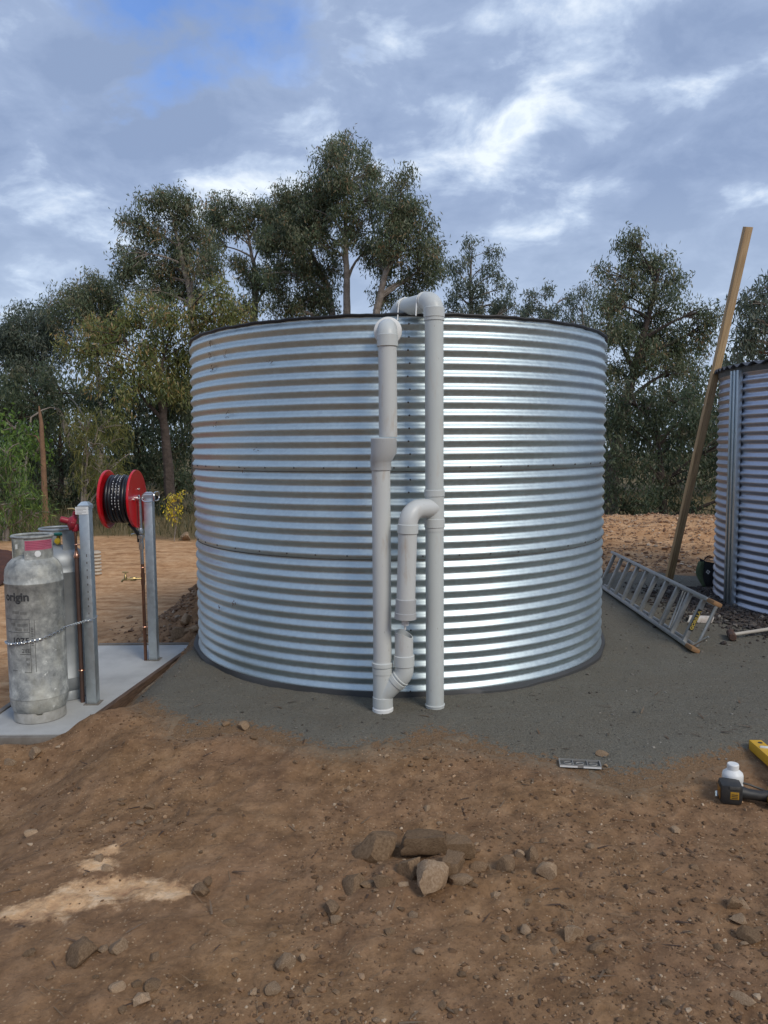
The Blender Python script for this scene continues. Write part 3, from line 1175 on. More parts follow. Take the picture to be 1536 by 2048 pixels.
sleeve(mb, (xb, Y1, (Z1(1335) + Z1(1345)) / 2), (0, 0, 1), Z1(1335) - Z1(1345) + .01, PR + 0.006)
rel(mb, 'coupling', M['pvc_fit'], ov)
# Y junction and branch
zy = Z1(1388)
mb = MB()
mb.tube([(xb, Y1, Z1(1400)), (xb, Y1, Z1(1335))], PR + 0.003, 36, cap=False)
xs_ = atY(808, 1300, Y1 - 0.02).x
dirb = Vector((xs_ - xb, -0.02, xs_ - xb)).normalized()
top45 = Vector((xs_, Y1 - 0.02, zy + (xs_ - xb)))
mb.tube([Vector((xb, Y1, zy)), Vector((xb, Y1, zy)) + dirb * 0.115], PR + 0.003, 36)
rel(mb, 'y_junction', M['pvc_fit'], ov)
mb = MB()
sleeve(mb, Vector((xb, Y1, zy)) + dirb * 0.118, dirb, 0.032, PR + 0.007)
rel(mb, 'coupling', M['pvc_fit'], ov)
mb = MB()
be = bend(Vector((xb, Y1, zy)) + dirb * 0.10, top45, top45 + Vector((0, 0, 0.1)), 0.075, 8)
mb.tube([Vector((xb, Y1, zy)) + dirb * 0.10] + be + [top45 + Vector((0, 0, 0.06))], PR + 0.002, 36)
rel(mb, 'elbow', M['pvc_fit'], ov)
mb = MB()
sleeve(mb, be[0], be[0] - Vector((xb, Y1, zy)), 0.012, PR + 0.006)
sleeve(mb, (xs_, Y1 - .02, (Z1(1308) + Z1(1330)) / 2), (0, 0, 1), Z1(1308) - Z1(1330), PR + 0.007)
rel(mb, 'coupling', M['pvc_fit'], ov)
# short open pipe, sawn at a slant
V, Fc = [], []
seg = 40
zlo = Z1(1312)
for layer, rr in ((0, PR), (1, PR), (2, PR - 0.005), (3, PR - 0.005)):
    for j in range(seg):
        a = 2 * math.pi * j / seg
        x, y = rr * math.cos(a), rr * math.sin(a)
        zc = Z1(1262) - max(0, x + 0.01) * 0.55 + y * 0.1
        V.append((xs_ + x, Y1 - .02 + y, zlo if layer in (0, 3) else zc))
for i in range(3):
    for j in range(seg):
        Fc.append((i * seg + j, i * seg + (j + 1) % seg, (i + 1) * seg + (j + 1) % seg, (i + 1) * seg + j))
rel(MB().add(V, Fc), 'open_pipe_end', M['pvc_old'], ov, 30)
MBs = MB()
sleeve(MBs, (xb, Y1, (Z1(1392) + Z1(1412)) / 2), (0, 0, 1), Z1(1392) - Z1(1412), PR + 0.006)
rel(MBs, 'coupling', M['pvc_fit'], ov)
mb = MB()
mb.tube([(xb, Y1, z_g - 0.05), (xb, Y1, Z1(1405))], PR + 0.003, 36, cap=False)
sleeve(mb, (xb, Y1, Z1(1419)), (0, 0, 1), 0.03, PR + 0.008)
rel(mb, 'pipe_foot', M['white'], ov)

# --- right: riser with first-flush branch
Y2 = 4.41


def Z2(py, px=868):
    return atY(px, py, Y2).z


x2 = atY(869, 1000, Y2).x
g2 = float(hz(x2, Y2))
rs = empty('inlet_riser_pipe', (x2, Y2, g2), 'tall white plastic riser pipe bending over the tank rim with a hanging side branch', 'pipe', 'white plastic pipes on the tank')
zt = Z2(600)
rel(MB().tube([(x2, Y2, Z2(985)), (x2, Y2, Z2(622))], PR, 36, cap=False), 'pipe_section', M['pvc'], rs)
rel(MB().tube([(x2, Y2, g2 - 0.04), (x2, Y2, Z2(1048))], PR, 36, cap=False), 'pipe_section', M['pvc'], rs)
# over the rim
pe = Vector((x2 - 0.200, Y2 + 0.315, zt))
mb = MB()
b1 = bend((x2, Y2, zt - 0.2), (x2, Y2, zt), pe, 0.072)
mb.tube([(x2, Y2, zt - 0.115)] + b1, PR + 0.004, 36, cap=False)
rel(mb, 'elbow', M['pvc_fit'], rs)
mb = MB()
sleeve(mb, (x2, Y2, (Z2(616) + Z2(635)) / 2), (0, 0, 1), Z2(616) - Z2(635) + 0.004, PR + 0.007)
dd = (pe - Vector((x2, Y2, zt))).normalized()
sleeve(mb, b1[-1] + dd * 0.004, dd, 0.010, PR + 0.007)
rel(mb, 'coupling', M['pvc_fit'], rs)
b2 = bend((x2, Y2, zt), pe, pe + Vector((0, 0, -0.3)), 0.072)
rel(MB().tube([b1[-1], b2[0]], PR, 36, cap=False), 'pipe_section', M['pvc'], rs)
mb = MB()
mb.tube(b2 + [pe + Vector((0, 0, -0.17))], PR + 0.004, 36, cap=False)
rel(mb, 'elbow', M['pvc_fit'], rs)
mb = MB()
sleeve(mb, b2[0] - dd * 0.002, dd, 0.012, PR + 0.007)
rel(mb, 'coupling', M['pvc_fit'], rs)
for f in (0.08, 0.9):
    mb = MB()
    c0 = b1[-1].lerp(b2[0], f)
    side = dd.cross(Vector((0, 0, 1))).normalized()
    mb.tube([c0 + side * (PR + .004) * math.cos(t) + Vector((0, 0, (PR + .004) * math.sin(t))) for t in np.linspace(-0.2, math.pi + 0.2, 14)], 0.004, 6)
    for s_ in (-1, 1):
        mb.tube([c0 + side * s_ * (PR + .004) + Vector((0, 0, -.006)), c0 + side * s_ * (PR + .03) - dd * 0.03 + Vector((0, 0, zt * 0 - 0.085))], 0.004, 6)
    rel(mb, 'bracket', M['white'], rs)
# T junction
mb = MB()
mb.tube([(x2, Y2, Z2(1062)), (x2, Y2, Z2(978))], PR + 0.002, 36, cap=False)
rel(mb, 't_junction', M['pvc_fit'], rs)
for a, b in ((979, 993), (1037, 1055)):
    mb = MB()
    sleeve(mb, (x2, Y2, (Z2(a) + Z2(b)) / 2), (0, 0, 1), Z2(a) - Z2(b), PR + 0.006)
    rel(mb, 'coupling', M['pvc_fit'], rs)
Y3 = Y2 - 0.125
x3 = atY(816, 1065, Y3).x
zb = atY(850, 1017, Y2 - 0.05).z
mb = MB()
bp = bend((x2, Y2, zb), (x3, Y3, zb), (x3, Y3, zb - 0.2), 0.085, 14)
mb.tube([(x2, Y2, zb)] + bp + [(x3, Y3, zb - 0.115)], PR + 0.001, 36, cap=False)
rel(mb, 'elbow', M['pvc_old'], rs)


def Z3(py):
    return atY(815, py, Y3).z


# the branch leans a little, as in the picture
xlow = atY(811, 1215, Y3).x
ptop, plow = Vector((x3, Y3, Z3(1050))), Vector((xlow, Y3, Z3(1225)))
ax = (plow - ptop).normalized()


def onbr(py):
    f = (Z3(py) - ptop.z) / (plow.z - ptop.z)
    return ptop.lerp(plow, f)


rel(MB().tube([onbr(1052), onbr(1200)], PR, 36, cap=False), 'pipe_section', M['pvc_old'], rs)
mb = MB()
sleeve(mb, (onbr(1048) + onbr(1067)) / 2, ax, (onbr(1048) - onbr(1067)).length, PR + 0.006)
rel(mb, 'coupling', M['pvc_fit'], rs)
mb = MB()
sleeve(mb, (onbr(1197) + onbr(1230)) / 2, ax, (onbr(1197) - onbr(1230)).length, PR + 0.005)
rel(mb, 'coupling', M['pvc_grey'], rs)
mb = MB()
L = (onbr(1224) - onbr(1238)).length
mb.lathe([(0.052, -L / 2), (0.063, -L / 2 + .003), (0.063, L / 2 - .003), (0.05, L / 2)], 14, axis_m(onbr(1231), -ax))
rel(mb, 'end_cap', M['pvc_grey'], rs, 30)
mb = MB()
mb.lathe([(0.021, -.018), (0.021, .018)], 8, axis_m(onbr(1244), ax))
mb.tube([onbr(1246), onbr(1259)], 0.0065, 10)
rel(mb, 'drip_nozzle', M['white'], rs)
mb = MB()
mb.tube([(x2, Y2, g2 - 0.05), (x2, Y2, Z2(1410))], PR + 0.002, 36, cap=False)
sleeve(mb, (x2, Y2, Z2(1409)), (0, 0, 1), 0.012, PR + 0.005)
rel(mb, 'pipe_foot', M['pvc_fit'], rs)

# ------------------------------------------------------------------ concrete slab with form boards
sl_ = empty('concrete_slab', (-2.1, 5.4, SLAB_Z - 0.1), 'pale concrete slab under the gas bottles and posts with dark form boards', 'slab')
V = [(x, y, z) for z in (SLAB_Z - 0.10, SLAB_Z) for (x, y) in SLAB]
rel(MB().add(V, [(3, 2, 1, 0), (4, 5, 6, 7), (0, 1, 5, 4), (1, 2, 6, 5), (2, 3, 7, 6), (3, 0, 4, 7)]), 'slab_body', M['concrete'], sl_, 0)


def board_between(a, b, z0, z1, th, off, material):
    a, b = Vector((*a, 0)), Vector((*b, 0))
    d = (b - a)
    L = d.length
    d.normalize()
    nrm = Vector((d.y, -d.x, 0))
    c = (a + b) / 2 + nrm * (off + th / 2) + Vector((0, 0, (z0 + z1) / 2))
    rotm = Matrix((d, nrm, Vector((0, 0, 1)))).transposed()
    return rel(MB().box(c, (L, th, z1 - z0), rotm, 0.003), 'form_board', material, sl_)


board_between(SLAB[1], (SLAB[2][0] + 0.01, SLAB[2][1] + 0.06), SLAB_Z - 0.16, SLAB_Z + 0.012, 0.035, 0.003, M['board'])
board_between(SLAB[2], SLAB[3], SLAB_Z - 0.12, SLAB_Z + 0.012, 0.035, 0.003, M['board_grey'])
board_between(SLAB[3], SLAB[0], SLAB_Z - 0.12, SLAB_Z + 0.010, 0.035, 0.003, M['board_grey'])
board_between((SLAB[0][0] - 0.03, SLAB[0][1]), (SLAB[1][0] + 0.03, SLAB[1][1]), SLAB_Z - 0.14, SLAB_Z - 0.004, 0.035, 0.003, M['board_grey'])


# ------------------------------------------------------------------ posts
def make_post(px, Y, label, w=0.068):
    x = atY(px, 1370, Y).x
    ztop = 1.175
    r = empty('square_post', (x, Y, SLAB_Z), label, 'post', 'galvanised posts on the slab')
    hh = ztop - SLAB_Z
    MB().box((0, 0, (hh - 0.03) / 2), (w, w, hh - 0.03), None, 0.009).build('post_body', M['post'], r)
    mb = MB()
    a = w / 2 + 0.003
    b = w / 2 - 0.016
    V = [(sx * q, sy * q, z) for q, z in ((a, hh - 0.045), (a, hh - 0.022), (b, hh)) for sx, sy in ((-1, -1), (1, -1), (1, 1), (-1, 1))]
    Fc = [(3, 2, 1, 0)] + [(k_ * 4 + i, k_ * 4 + (i + 1) % 4, k_ * 4 + 4 + (i + 1) % 4, k_ * 4 + 4 + i) for k_ in (0, 1) for i in range(4)] + [(8, 9, 10, 11)]
    mb.add(V, Fc).build('post_cap', M['post'], r, 0)
    mb = MB()
    mb.box((0, 0, 0.002), (w + 0.03, w + 0.03, 0.004)).build('base_grout', M['board_grey'], r)
    return r


post1 = make_post(185.5, 4.93, 'galvanised square post with white notice beside the gas bottles')
post2 = make_post(310.5, 5.96, 'galvanised square post holding the red hose reel')
p1, p2 = Vector(post1.location), Vector(post2.location)
# notice on the front post
lb = empty('notice', (p1.x - 0.010, p1.y - 0.0365, 1.12), 'small white printed notice stuck near the top of the post', 'notice')
MB().box((0, 0, 0), (0.082, 0.003, 0.048)).build('notice_plate', M['label_white'], lb, 0)
mb = MB()
for i, wd in enumerate((0.07, 0.075, 0.05, 0.072, 0.04)):
    wd *= 0.86
    mb.box((-(0.068 - wd) / 2, -0.0018, 0.018 - i * 0.009), (wd, 0.001, 0.0022))
tag(mb.build('printed_lines', M['label_ink'], lb, 0), kind='stuff')
# short stencilled numbers down the post face (unreadable in the photograph)
mb = MB()
for i in range(9):
    mb.box((0.008, -0.0345, 0.98 - i * 0.047), (0.006, 0.001, 0.012 + 0.006 * (i % 3 == 0)))
tag(mb.build('ink_marks', M['stencil_faint'], post1, 0), kind='stuff')


# ------------------------------------------------------------------ gas bottles
def make_bottle(loc, label, material, opening, ringmat):
    r = empty('gas_bottle', loc, label, 'gas bottle', 'gas bottles on the slab')
    RB = 0.187
    q9 = 0.905
    prof = [(0.10, 0.045), (0.145, 0.05), (0.170, 0.068), (0.182, 0.10), (0.186, 0.135), (RB - 0.003, 0.150), (RB, 0.152), (RB, 0.157), (RB - 0.002, 0.159),
            (RB - 0.002, 0.50), (RB - 0.002, 0.853), (RB + 0.001, 0.856), (RB + 0.001, 0.862), (RB - 0.002, 0.865), (RB - 0.003, 0.90), (0.178, 0.94), (0.160, 0.973), (0.135, 0.996), (0.09, 1.016), (0.03, 1.025)]
    MB().lathe([(a_ * q9, b_) for a_, b_ in prof], 64).build('body', material, r, 50)
    # foot ring with notches
    mb = MB()
    seg = 64
    V, Fc = [], []
    for j in range(seg):
        a = 2 * math.pi * j / seg
        notch = (j % 16) in (3, 4, 5)
        zt_ = 0.052 if notch else 0.072
        for rr, z in ((0.160, 0.0), (0.168, 0.004), (0.166, zt_ - 0.006), (0.160, zt_), (0.152, zt_), (0.150, 0.0)):
            V.append((q9 * rr * math.cos(a), q9 * rr * math.sin(a), z))
    for j in range(seg):
        for i in range(6):
            Fc.append((j * 6 + i, ((j + 1) % seg) * 6 + i, ((j + 1) % seg) * 6 + (i + 1) % 6, j * 6 + (i + 1) % 6))
    mb.add(V, Fc).build('foot_ring', ringmat, r, 50)
    # collar: curved guard plates under a rolled ring
    RC = 0.127 * q9
    ztop = 1.135
    for (a0, a1) in opening:
        n = max(6, int((a1 - a0) / 6))
        V, Fc = [], []
        for i in range(n + 1):
            a = R(a0 + (a1 - a0) * i / n)
            for rr in (RC, RC - 0.004):
                for z in (0.985, ztop - 0.004):
                    V.append((rr * math.sin(a), -rr * math.cos(a), z))
        for i in range(n):
            b = i * 4
            Fc += [(b, b + 4, b + 5, b + 1), (b + 2, b + 3, b + 7, b + 6), (b + 1, b + 5, b + 7, b + 3)]
        Fc += [(0, 1, 3, 2), (n * 4, n * 4 + 2, n * 4 + 3, n * 4 + 1)]
        MB().add(V, Fc).build('collar_plate', material, r, 50)
    mb = MB()
    mb.tube([(RC * math.cos(t), RC * math.sin(t), ztop) for t in np.linspace(0, 2 * math.pi, 60, endpoint=False)], 0.009, 10, closed=True)
    mb.build('collar_ring', material, r)
    # valve
    v = MB().lathe([(0.018, 1.015), (0.018, 1.03), (0.013, 1.035), (0.013, 1.085), (0.016, 1.09)], 12).build('valve', M['brass'], r)
    MB().lathe([(0.026, 1.088), (0.034, 1.092), (0.034, 1.102), (0.024, 1.108)], 14).build('hand_wheel', M['valve_green'], v)
    mb = MB()
    mb.lathe([(0.012, 0.01), (0.014, 0.035), (0.019, 0.04), (0.019, 0.055), (0.008, 0.06)], 14, axis_m((0, 0, 1.062), (0.25, -1, -0.1)))
    mb.build('outlet_plug', M['valve_yellow'], v)
    return r


B1 = Vector((atY(75, 1300, 4.69).x, 4.69, SLAB_Z))
B2 = Vector((atY(127, 1300, 5.10).x, 5.10, SLAB_Z))
bot1 = make_bottle(B1, 'blotchy grey gas bottle in front with black stencilled lettering and pink label', M['bottle'], [(0, 292)], M['bottle_ring'])
bot2 = make_bottle(B2, 'grey gas bottle standing behind the stencilled one, with a yellow plug', M['bottle_clean'], [(35, 120), (200, 325)], M['bottle_clean'])


def on_bottle(V, Fc, phi0, z0, rad, name, material, parent):
    vv = []
    for q in V:
        a = phi0 + q.x / rad
        rr = rad + 0.0012 + q.z
        vv.append((rr * math.sin(a), -rr * math.cos(a), z0 + q.y))
    MB().add(vv, Fc).build(name, material, parent, 0)


def densify(V, Fc):
    return V, Fc


RBo = 0.185 * 0.905
tilt = math.atan2(B1.x, B1.y)      # camera sees the bottle from its right: phi measured from -Y


def phi_px(px):
    s_ = max(-0.99, min(0.99, (px - 75) / 61.0))
    return math.asin(s_) - tilt * 1.0


def zb_px(py, px=75):
    return atY(px, py, B1.y - 0.17).z - SLAB_Z


# brand word: its first letter sits round the left edge
V, Fc = text_verts('origin', 0.072, bold=0.0022)
wd = max(v.x for v in V)
x_r = min(v.x for v in text_verts('origin', 0.072)[0])
a_end, a_r = phi_px(63), phi_px(24)
sc = (a_end - a_r) * RBo / (wd * 0.80)
for v in V:
    v.x *= sc
on_bottle(V, Fc, a_end - wd * sc / RBo, zb_px(1202.5, 40), RBo, 'lettering', M['stencil'], bot1)
V, Fc = text_verts('1075', 0.047, bold=0.0012)
wd = max(v.x for v in V)
sc = (phi_px(60) - phi_px(27)) * RBo / wd
for v in V:
    v.x *= sc
on_bottle(V, Fc, phi_px(27), zb_px(1287, 45), RBo, 'lettering', M['stencil'], bot1)
V, Fc = text_verts('2YE', 0.034, bold=0.0008)
wd = max(v.x for v in V)
sc = (phi_px(61) - phi_px(44)) * RBo / wd
for v in V:
    v.x *= sc
on_bottle(V, Fc, phi_px(44), zb_px(1306, 52), RBo, 'lettering', M['stencil_faint'], bot1)


def strip_on_bottle(px0, px1, py0, py1, material, name='stencil_frame'):
    a0, a1 = phi_px(px0), phi_px(px1)
    z0, z1 = zb_px(py1, (px0 + px1) / 2), zb_px(py0, (px0 + px1) / 2)
    n = max(1, int((a1 - a0) / 0.06))
    rr = RBo + 0.0012
    V, Fc = [], []
    for i in range(n + 1):
        a = a0 + (a1 - a0) * i / n
        V += [(rr * math.sin(a), -rr * math.cos(a), z0), (rr * math.sin(a), -rr * math.cos(a), z1)]
    for i in range(n):
        Fc.append((i * 2, i * 2 + 2, i * 2 + 3, i * 2 + 1))
    return V, Fc


mb = MB()
for a in ((61, 62, 1240, 1345), (70.6, 71.6, 1240, 1345), (18, 62, 1239.4, 1240.4), (19, 62, 1265, 1266), (40, 62, 1308.6, 1309.8), (24, 34, 1342, 1343), (48, 62, 1345, 1346)):
    mb.add(*strip_on_bottle(*a, None))
mb.build('stencil_frame', M['stencil_faint'], bot1, 0)
mb = MB()
for i in range(11):      # unreadable small stencilled rows
    mb.add(*strip_on_bottle(64, 68.5, 1256 + i * 3.4, 1257.8 + i * 3.4, None))
for (a, b, y) in ((30, 41, 1223), (45, 57, 1224), (26, 34, 1247), (38, 59, 1248), (34, 46, 1257), (50, 58, 1258), (52, 59, 1316), (54, 60, 1327)):
    x = a
    while x < b:
        mb.add(*strip_on_bottle(x, x + 0.9, y, y + 5.5, None))
        x += 2.1
tag(mb.build('faded_marks', M['stencil_faint'], bot1, 0), kind='stuff')


def collar_patch(root, a0, a1, z0, z1, material, name, rr=0.1162):
    n = 12
    V, Fc = [], []
    for i in range(n + 1):
        a = R(a0 + (a1 - a0) * i / n)
        V += [(rr * math.sin(a), -rr * math.cos(a), z0), (rr * math.sin(a), -rr * math.cos(a), z1)]
    for i in range(n):
        Fc.append((i * 2, i * 2 + 2, i * 2 + 3, i * 2 + 1))
    return MB().add(V, Fc).build(name, material, root, 0)


lab = collar_patch(bot1, 3, 92, 1.058, 1.116, M['pink'], 'warning_label')
for i, (a0, a1) in enumerate(((6, 84), (8, 88), (6, 70), (7, 86), (7, 60))):
    collar_patch(lab, a0, a1, 1.107 - i * 0.010, 1.1095 - i * 0.010, M['pink_ink'], 'printed_line', 0.1168)
collar_patch(bot1, 255, 268, 1.05, 1.08, M['label_white'], 'sticker', 0.1102)
mb = MB()
mb.lathe([(0.019, 0), (0.018, .0015), (0.001, .002)], 16, axis_m((0.1153 * math.sin(R(38)), -0.1153 * math.cos(R(38)), 1.035), (math.sin(R(38)), -math.cos(R(38)), 0)), cap=False)
mb.build('weld_spot', M['label_white'], bot1)

# ------------------------------------------------------------------ chain round the front bottle, hooked to the post
path = []
rb = 0.187 * 0.905 + 0.006
P_post = Vector((p1.x - 0.028, p1.y - 0.041, atY(174, 1243, p1.y - 0.04).z))
P_post2 = Vector((p1.x + 0.040, p1.y - 0.030, atY(196, 1234, p1.y).z))
for a in np.linspace(R(-100), R(88), 34):
    q = Vector((B1.x + rb * math.sin(a), B1.y - rb * math.cos(a), 0))
    py = np.interp(math.degrees(a), [-100, -60, -30, 0, 30, 60, 88], [1280, 1284, 1288, 1286, 1279, 1267, 1255])
    q.z = atY(75, float(py), q.y).z
    path.append(q)
path += [P_post, P_post + Vector((0.05, -0.002, 0.010)), P_post2, P_post2 + Vector((0.0, 0.06, 0.004))]
lens = [0]
for a, b in zip(path, path[1:]):
    lens.append(lens[-1] + (b - a).length)
step = 0.0135
ch = MB()
for i in range(int(lens[-1] / step)):
    s_ = (i + 0.5) * step
    j = max(q for q in range(len(lens)) if lens[q] <= s_)
    j = min(j, len(path) - 2)
    f = (s_ - lens[j]) / max(1e-6, lens[j + 1] - lens[j])
    c = path[j].lerp(path[j + 1], f)
    d = (path[j + 1] - path[j]).normalized()
    u = d.cross(Vector((0, 0, 1))).normalized()
    w = u.cross(d)
    ang = R(45 if i % 2 else -45)
    s1 = u * math.cos(ang) + w * math.sin(ang)
    ch.tube([c + d * 0.0095 * math.cos(t) + s1 * 0.0062 * math.sin(t) for t in np.linspace(0, 2 * math.pi, 10, endpoint=False)], 0.0021, 5, closed=True)
o = ch.build('chain', M['chrome'])
o.location = (0, 0, 0)
tag(o, 'thin steel chain looped round the front gas bottle and tied to the post', 'chain')

# ------------------------------------------------------------------ gas regulator and its pipe, on the front post
gx = atY(157, 1200, 4.95).x
gy = 4.95


def Zg(py, Y=4.95):
    return atY(150, py, Y).z


gp = empty('gas_regulator', (gx, gy, SLAB_Z), 'maroon gas regulator on a dark copper pipe beside the front post', 'regulator')
mb = MB()
mb.tube([(gx, gy, SLAB_Z), (gx, gy, Zg(1111))], 0.0145, 14)
rel(mb, 'pipe', M['copper_dark'], gp)
mb = MB()
mb.lathe([(0.0155, Zg(1116)), (0.0185, Zg(1114)), (0.0185, Zg(1111)), (0.016, Zg(1109)), (0.010, Zg(1103)), (0.011, Zg(1101))], 14, Matrix.Translation((gx, gy, 0)))
rel(mb, 'pipe_reducer', M['copper_new'], gp)
mb = MB()
mb.tube([(gx, gy, Zg(1106)), (gx - 0.002, gy, Zg(1066))], 0.0075, 12)
mb.lathe([(0.012, Zg(1072)), (0.012, Zg(1064)), (0.010, Zg(1060))], 8, Matrix.Translation((gx, gy, 0)))
rel(mb, 'upper_pipe', M['copper'], gp)
for py in (1089, 1340):
    rr = 0.016 if py > 1150 else 0.009
    z = Zg(py)
    mb = MB()
    mb.tube([(gx + rr * math.cos(t), gy + rr * math.sin(t), z) for t in np.linspace(0, 2 * math.pi, 16, endpoint=False)], 0.004, 6, closed=True)
    mb.tube([(gx + rr, gy - 0.004, z), (p1.x - 0.032, gy - 0.01, z + 0.003)], 0.0045, 6)
    rel(mb, 'pipe_clip', M['copper_new'], gp)
zr = Zg(1044)
rc = Vector((gx - 0.022, gy, zr))
mb = MB()
dv = Vector((-0.86, -0.34, 0.30)).normalized()
mb.lathe([(0.020, -0.030), (0.045, -0.024), (0.052, -0.012), (0.054, -0.004), (0.050, 0.004), (0.036, 0.012), (0.030, 0.020), (0.021, 0.024), (0.021, 0.062), (0.018, 0.072), (0.006, 0.074)], 28, axis_m(rc, dv))
for a in range(6):
    q = axis_m(rc, dv) @ Vector((0.048 * math.cos(a * 1.047), 0.048 * math.sin(a * 1.047), -0.006))
    mb.lathe([(0.006, -0.008), (0.006, 0.010)], 6, axis_m(q, dv))
mb.lathe([(0.020, -0.024), (0.023, -0.018), (0.023, 0.018), (0.018, 0.024)], 16, axis_m((gx, gy, Zg(1055)), (0, 0, 1)))
mb.tube([(gx, gy, Zg(1055)), rc], 0.018, 12)
mb.lathe([(0.013, -0.015), (0.013, 0.02)], 10, axis_m(rc + Vector((0.02, 0.0, 0.05)), (0.3, 0, 1)))
rel(mb, 'regulator_body', M['reg'], gp)
mb = MB()
mb.tube([rc + Vector((0.022, 0, 0.06)), rc + Vector((0.030, 0, 0.078)), rc + Vector((0.012, -0.004, 0.088)), rc + Vector((-0.02, -0.008, 0.086))], 0.006, 8)
mb.tube([rc + Vector((0.030, 0, 0.080)), (p1.x - 0.030, gy, rc.z + 0.086)], 0.005, 8)
rel(mb, 'brass_inlet', M['brass'], gp)

# ------------------------------------------------------------------ hose reel and its pipe, on the rear post
RY = 5.955
zax = atY(245, 998, RY).z
xR, xL = atY(273, 998, RY).x, atY(217, 998, RY).x
xp = atY(286.5, 1200, RY - 0.03).x
rl = empty('hose_reel', (xp, RY - 0.02, SLAB_Z), 'red hose reel wound with black hose, mounted on the rear post', 'hose reel')
RF = 0.226
for x, s_ in ((xR, 1), (xL, -1)):
    mb = MB()
    mb.lathe([(0.03, 0.004), (RF - 0.03, 0.004), (RF - 0.012, 0.007), (RF - 0.002, 0.010), (RF, 0.004), (RF, -0.006), (RF - 0.006, -0.010), (RF - 0.03, -0.004), (0.03, -0.004)], 72, axis_m((x, RY, zax), (s_, 0, 0)))
    fl = rel(mb, 'reel_flange', M['red'], rl, 35)
    if s_ > 0:
        for a in (60, 180, 300):
            bt = MB()
            q = Vector((x + 0.006, RY + 0.085 * math.cos(R(a)), zax + 0.085 * math.sin(R(a))))
            bt.lathe([(0.009, 0), (0.009, 0.006), (0.004, 0.008)], 8, axis_m(q, (1, 0, 0)))
            bt.v = [tuple(Vector(v) - Vector(rl.location)) for v in bt.v]
            bt.build('bolt', M['chrome'], fl)
mb = MB()
mb.lathe([(0.12, xL - xp), (0.12, xR - xp)], 40, axis_m((xp, RY, zax), (1, 0, 0)))
rel(mb, 'drum', M['tool_black'], rl)
# wound hose: a helix of seven turns with a second partial layer
pts = []
turns = 7
hw = (xR - xL - 0.042) / turns
for i in range(turns * 40):
    t = i / 40
    a = 2 * math.pi * t
    x = xL + 0.026 + hw * (t + 0.25 * math.sin(a) * 0.2)
    r_ = 0.172 + 0.004 * math.sin(t * 9.1) + (0.028 * max(0, math.sin(a + 1.9)) ** 3 if t > 2.5 else 0.0)
    pts.append((x, RY + r_ * math.cos(a), zax + r_ * math.sin(a)))
mb = MB()
mb.tube(pts, 0.0145, 10)
pts = []
for i in range(int(6.5 * 36)):
    t = i / 36
    a = 2 * math.pi * t
    pts.append((xL + 0.03 + hw * 1.03 * t, RY + 0.150 * math.cos(a), zax + 0.150 * math.sin(a)))
mb.tube(pts, 0.0145, 8)
# free end hanging down towards the valve
mb.tube([(xR - 0.03, RY - 0.10, zax - 0.185), (xR - 0.005, RY - 0.06, zax - 0.23), (xR + 0.012, RY - 0.02, zax - 0.28), (xp - 0.02, RY - 0.02, zax - 0.335)], 0.014, 10)
rel(mb, 'hose', M['hose'], rl)
mb = MB()
for t0 in (2.0, 3.0, 4.0):
    for da in range(96, 205, 7):
        if (da * 7 + int(t0)) % 5 == 0:
            continue
        a = R(da)
        t = t0 + da / 360
        x = xL + 0.026 + hw * (t + 0.05 * math.sin(a))
        r_ = 0.172 + 0.004 * math.sin(t * 9.1) + (0.028 * max(0, math.sin(a + 1.9)) ** 3 if t > 2.5 else 0.0) + 0.0146
        mb.box((x, RY + r_ * math.cos(a), zax + r_ * math.sin(a)), (0.004, 0.010, 0.0012), Matrix.Rotation(a - math.pi / 2, 3, 'X'))
tag(rel(mb, 'printed_marks', M['label_white'], rl, 0), kind='stuff')
mb = MB()
mb.lathe([(0.032, -0.005), (0.032, 0.02), (0.018, 0.025), (0.018, 0.075), (0.012, 0.08)], 18, axis_m((xR, RY, zax), (1, 0, 0)))
mb.lathe([(0.012, xR - xp), (0.012, p2.x - 0.034 - xp)], 14, axis_m((xp, RY, zax), (1, 0, 0)))
rel(mb, 'axle', M['chrome'], rl)


def Zr(py):
    return atY(290, py, RY - 0.03).z


yp = RY - 0.02
mb = MB()
mb.tube([(xp - 0.006, yp, zax), (xp - 0.004, yp, Zr(1062))], 0.0165, 16)
mb.lathe([(0.021, Zr(1067)), (0.021, Zr(1060)), (0.017, Zr(1056))], 16, Matrix.Translation((xp - 0.003, yp, 0)))
mb.lathe([(0.015, Zr(1078)), (0.026, Zr(1077)), (0.026, Zr(1071)), (0.017, Zr(1069))], 8, Matrix.Translation((xp - 0.003, yp, 0)))
mb.lathe([(0.018, Zr(1086)), (0.018, Zr(1077))], 16, Matrix.Translation((xp - 0.003, yp, 0)))
mb.lathe([(0.021, Zr(1099)), (0.021, Zr(1086))], 8, Matrix.Translation((xp - 0.003, yp, 0)))
mb.tube([(xp - 0.003, yp, Zr(1099)), (xp - 0.002, yp, Zr(1128))], 0.0145, 14)
mb.tube([(xp, yp, Zr(1068)), (xp - 0.05, yp - 0.01, Zr(1066.5)), (xp - 0.075, yp - 0.012, Zr(1068))], 0.004, 6)
rel(mb, 'supply_valve', M['chrome'], rl)
mb = MB()
mb.tube([(xp, yp, SLAB_Z), (xp, yp, Zr(1124))], 0.0125, 14)
mb.lathe([(0.0155, Zr(1170)), (0.0155, Zr(1147))], 14, Matrix.Translation((xp, yp, 0)))
rel(mb, 'copper_pipe', M['copper'], rl)
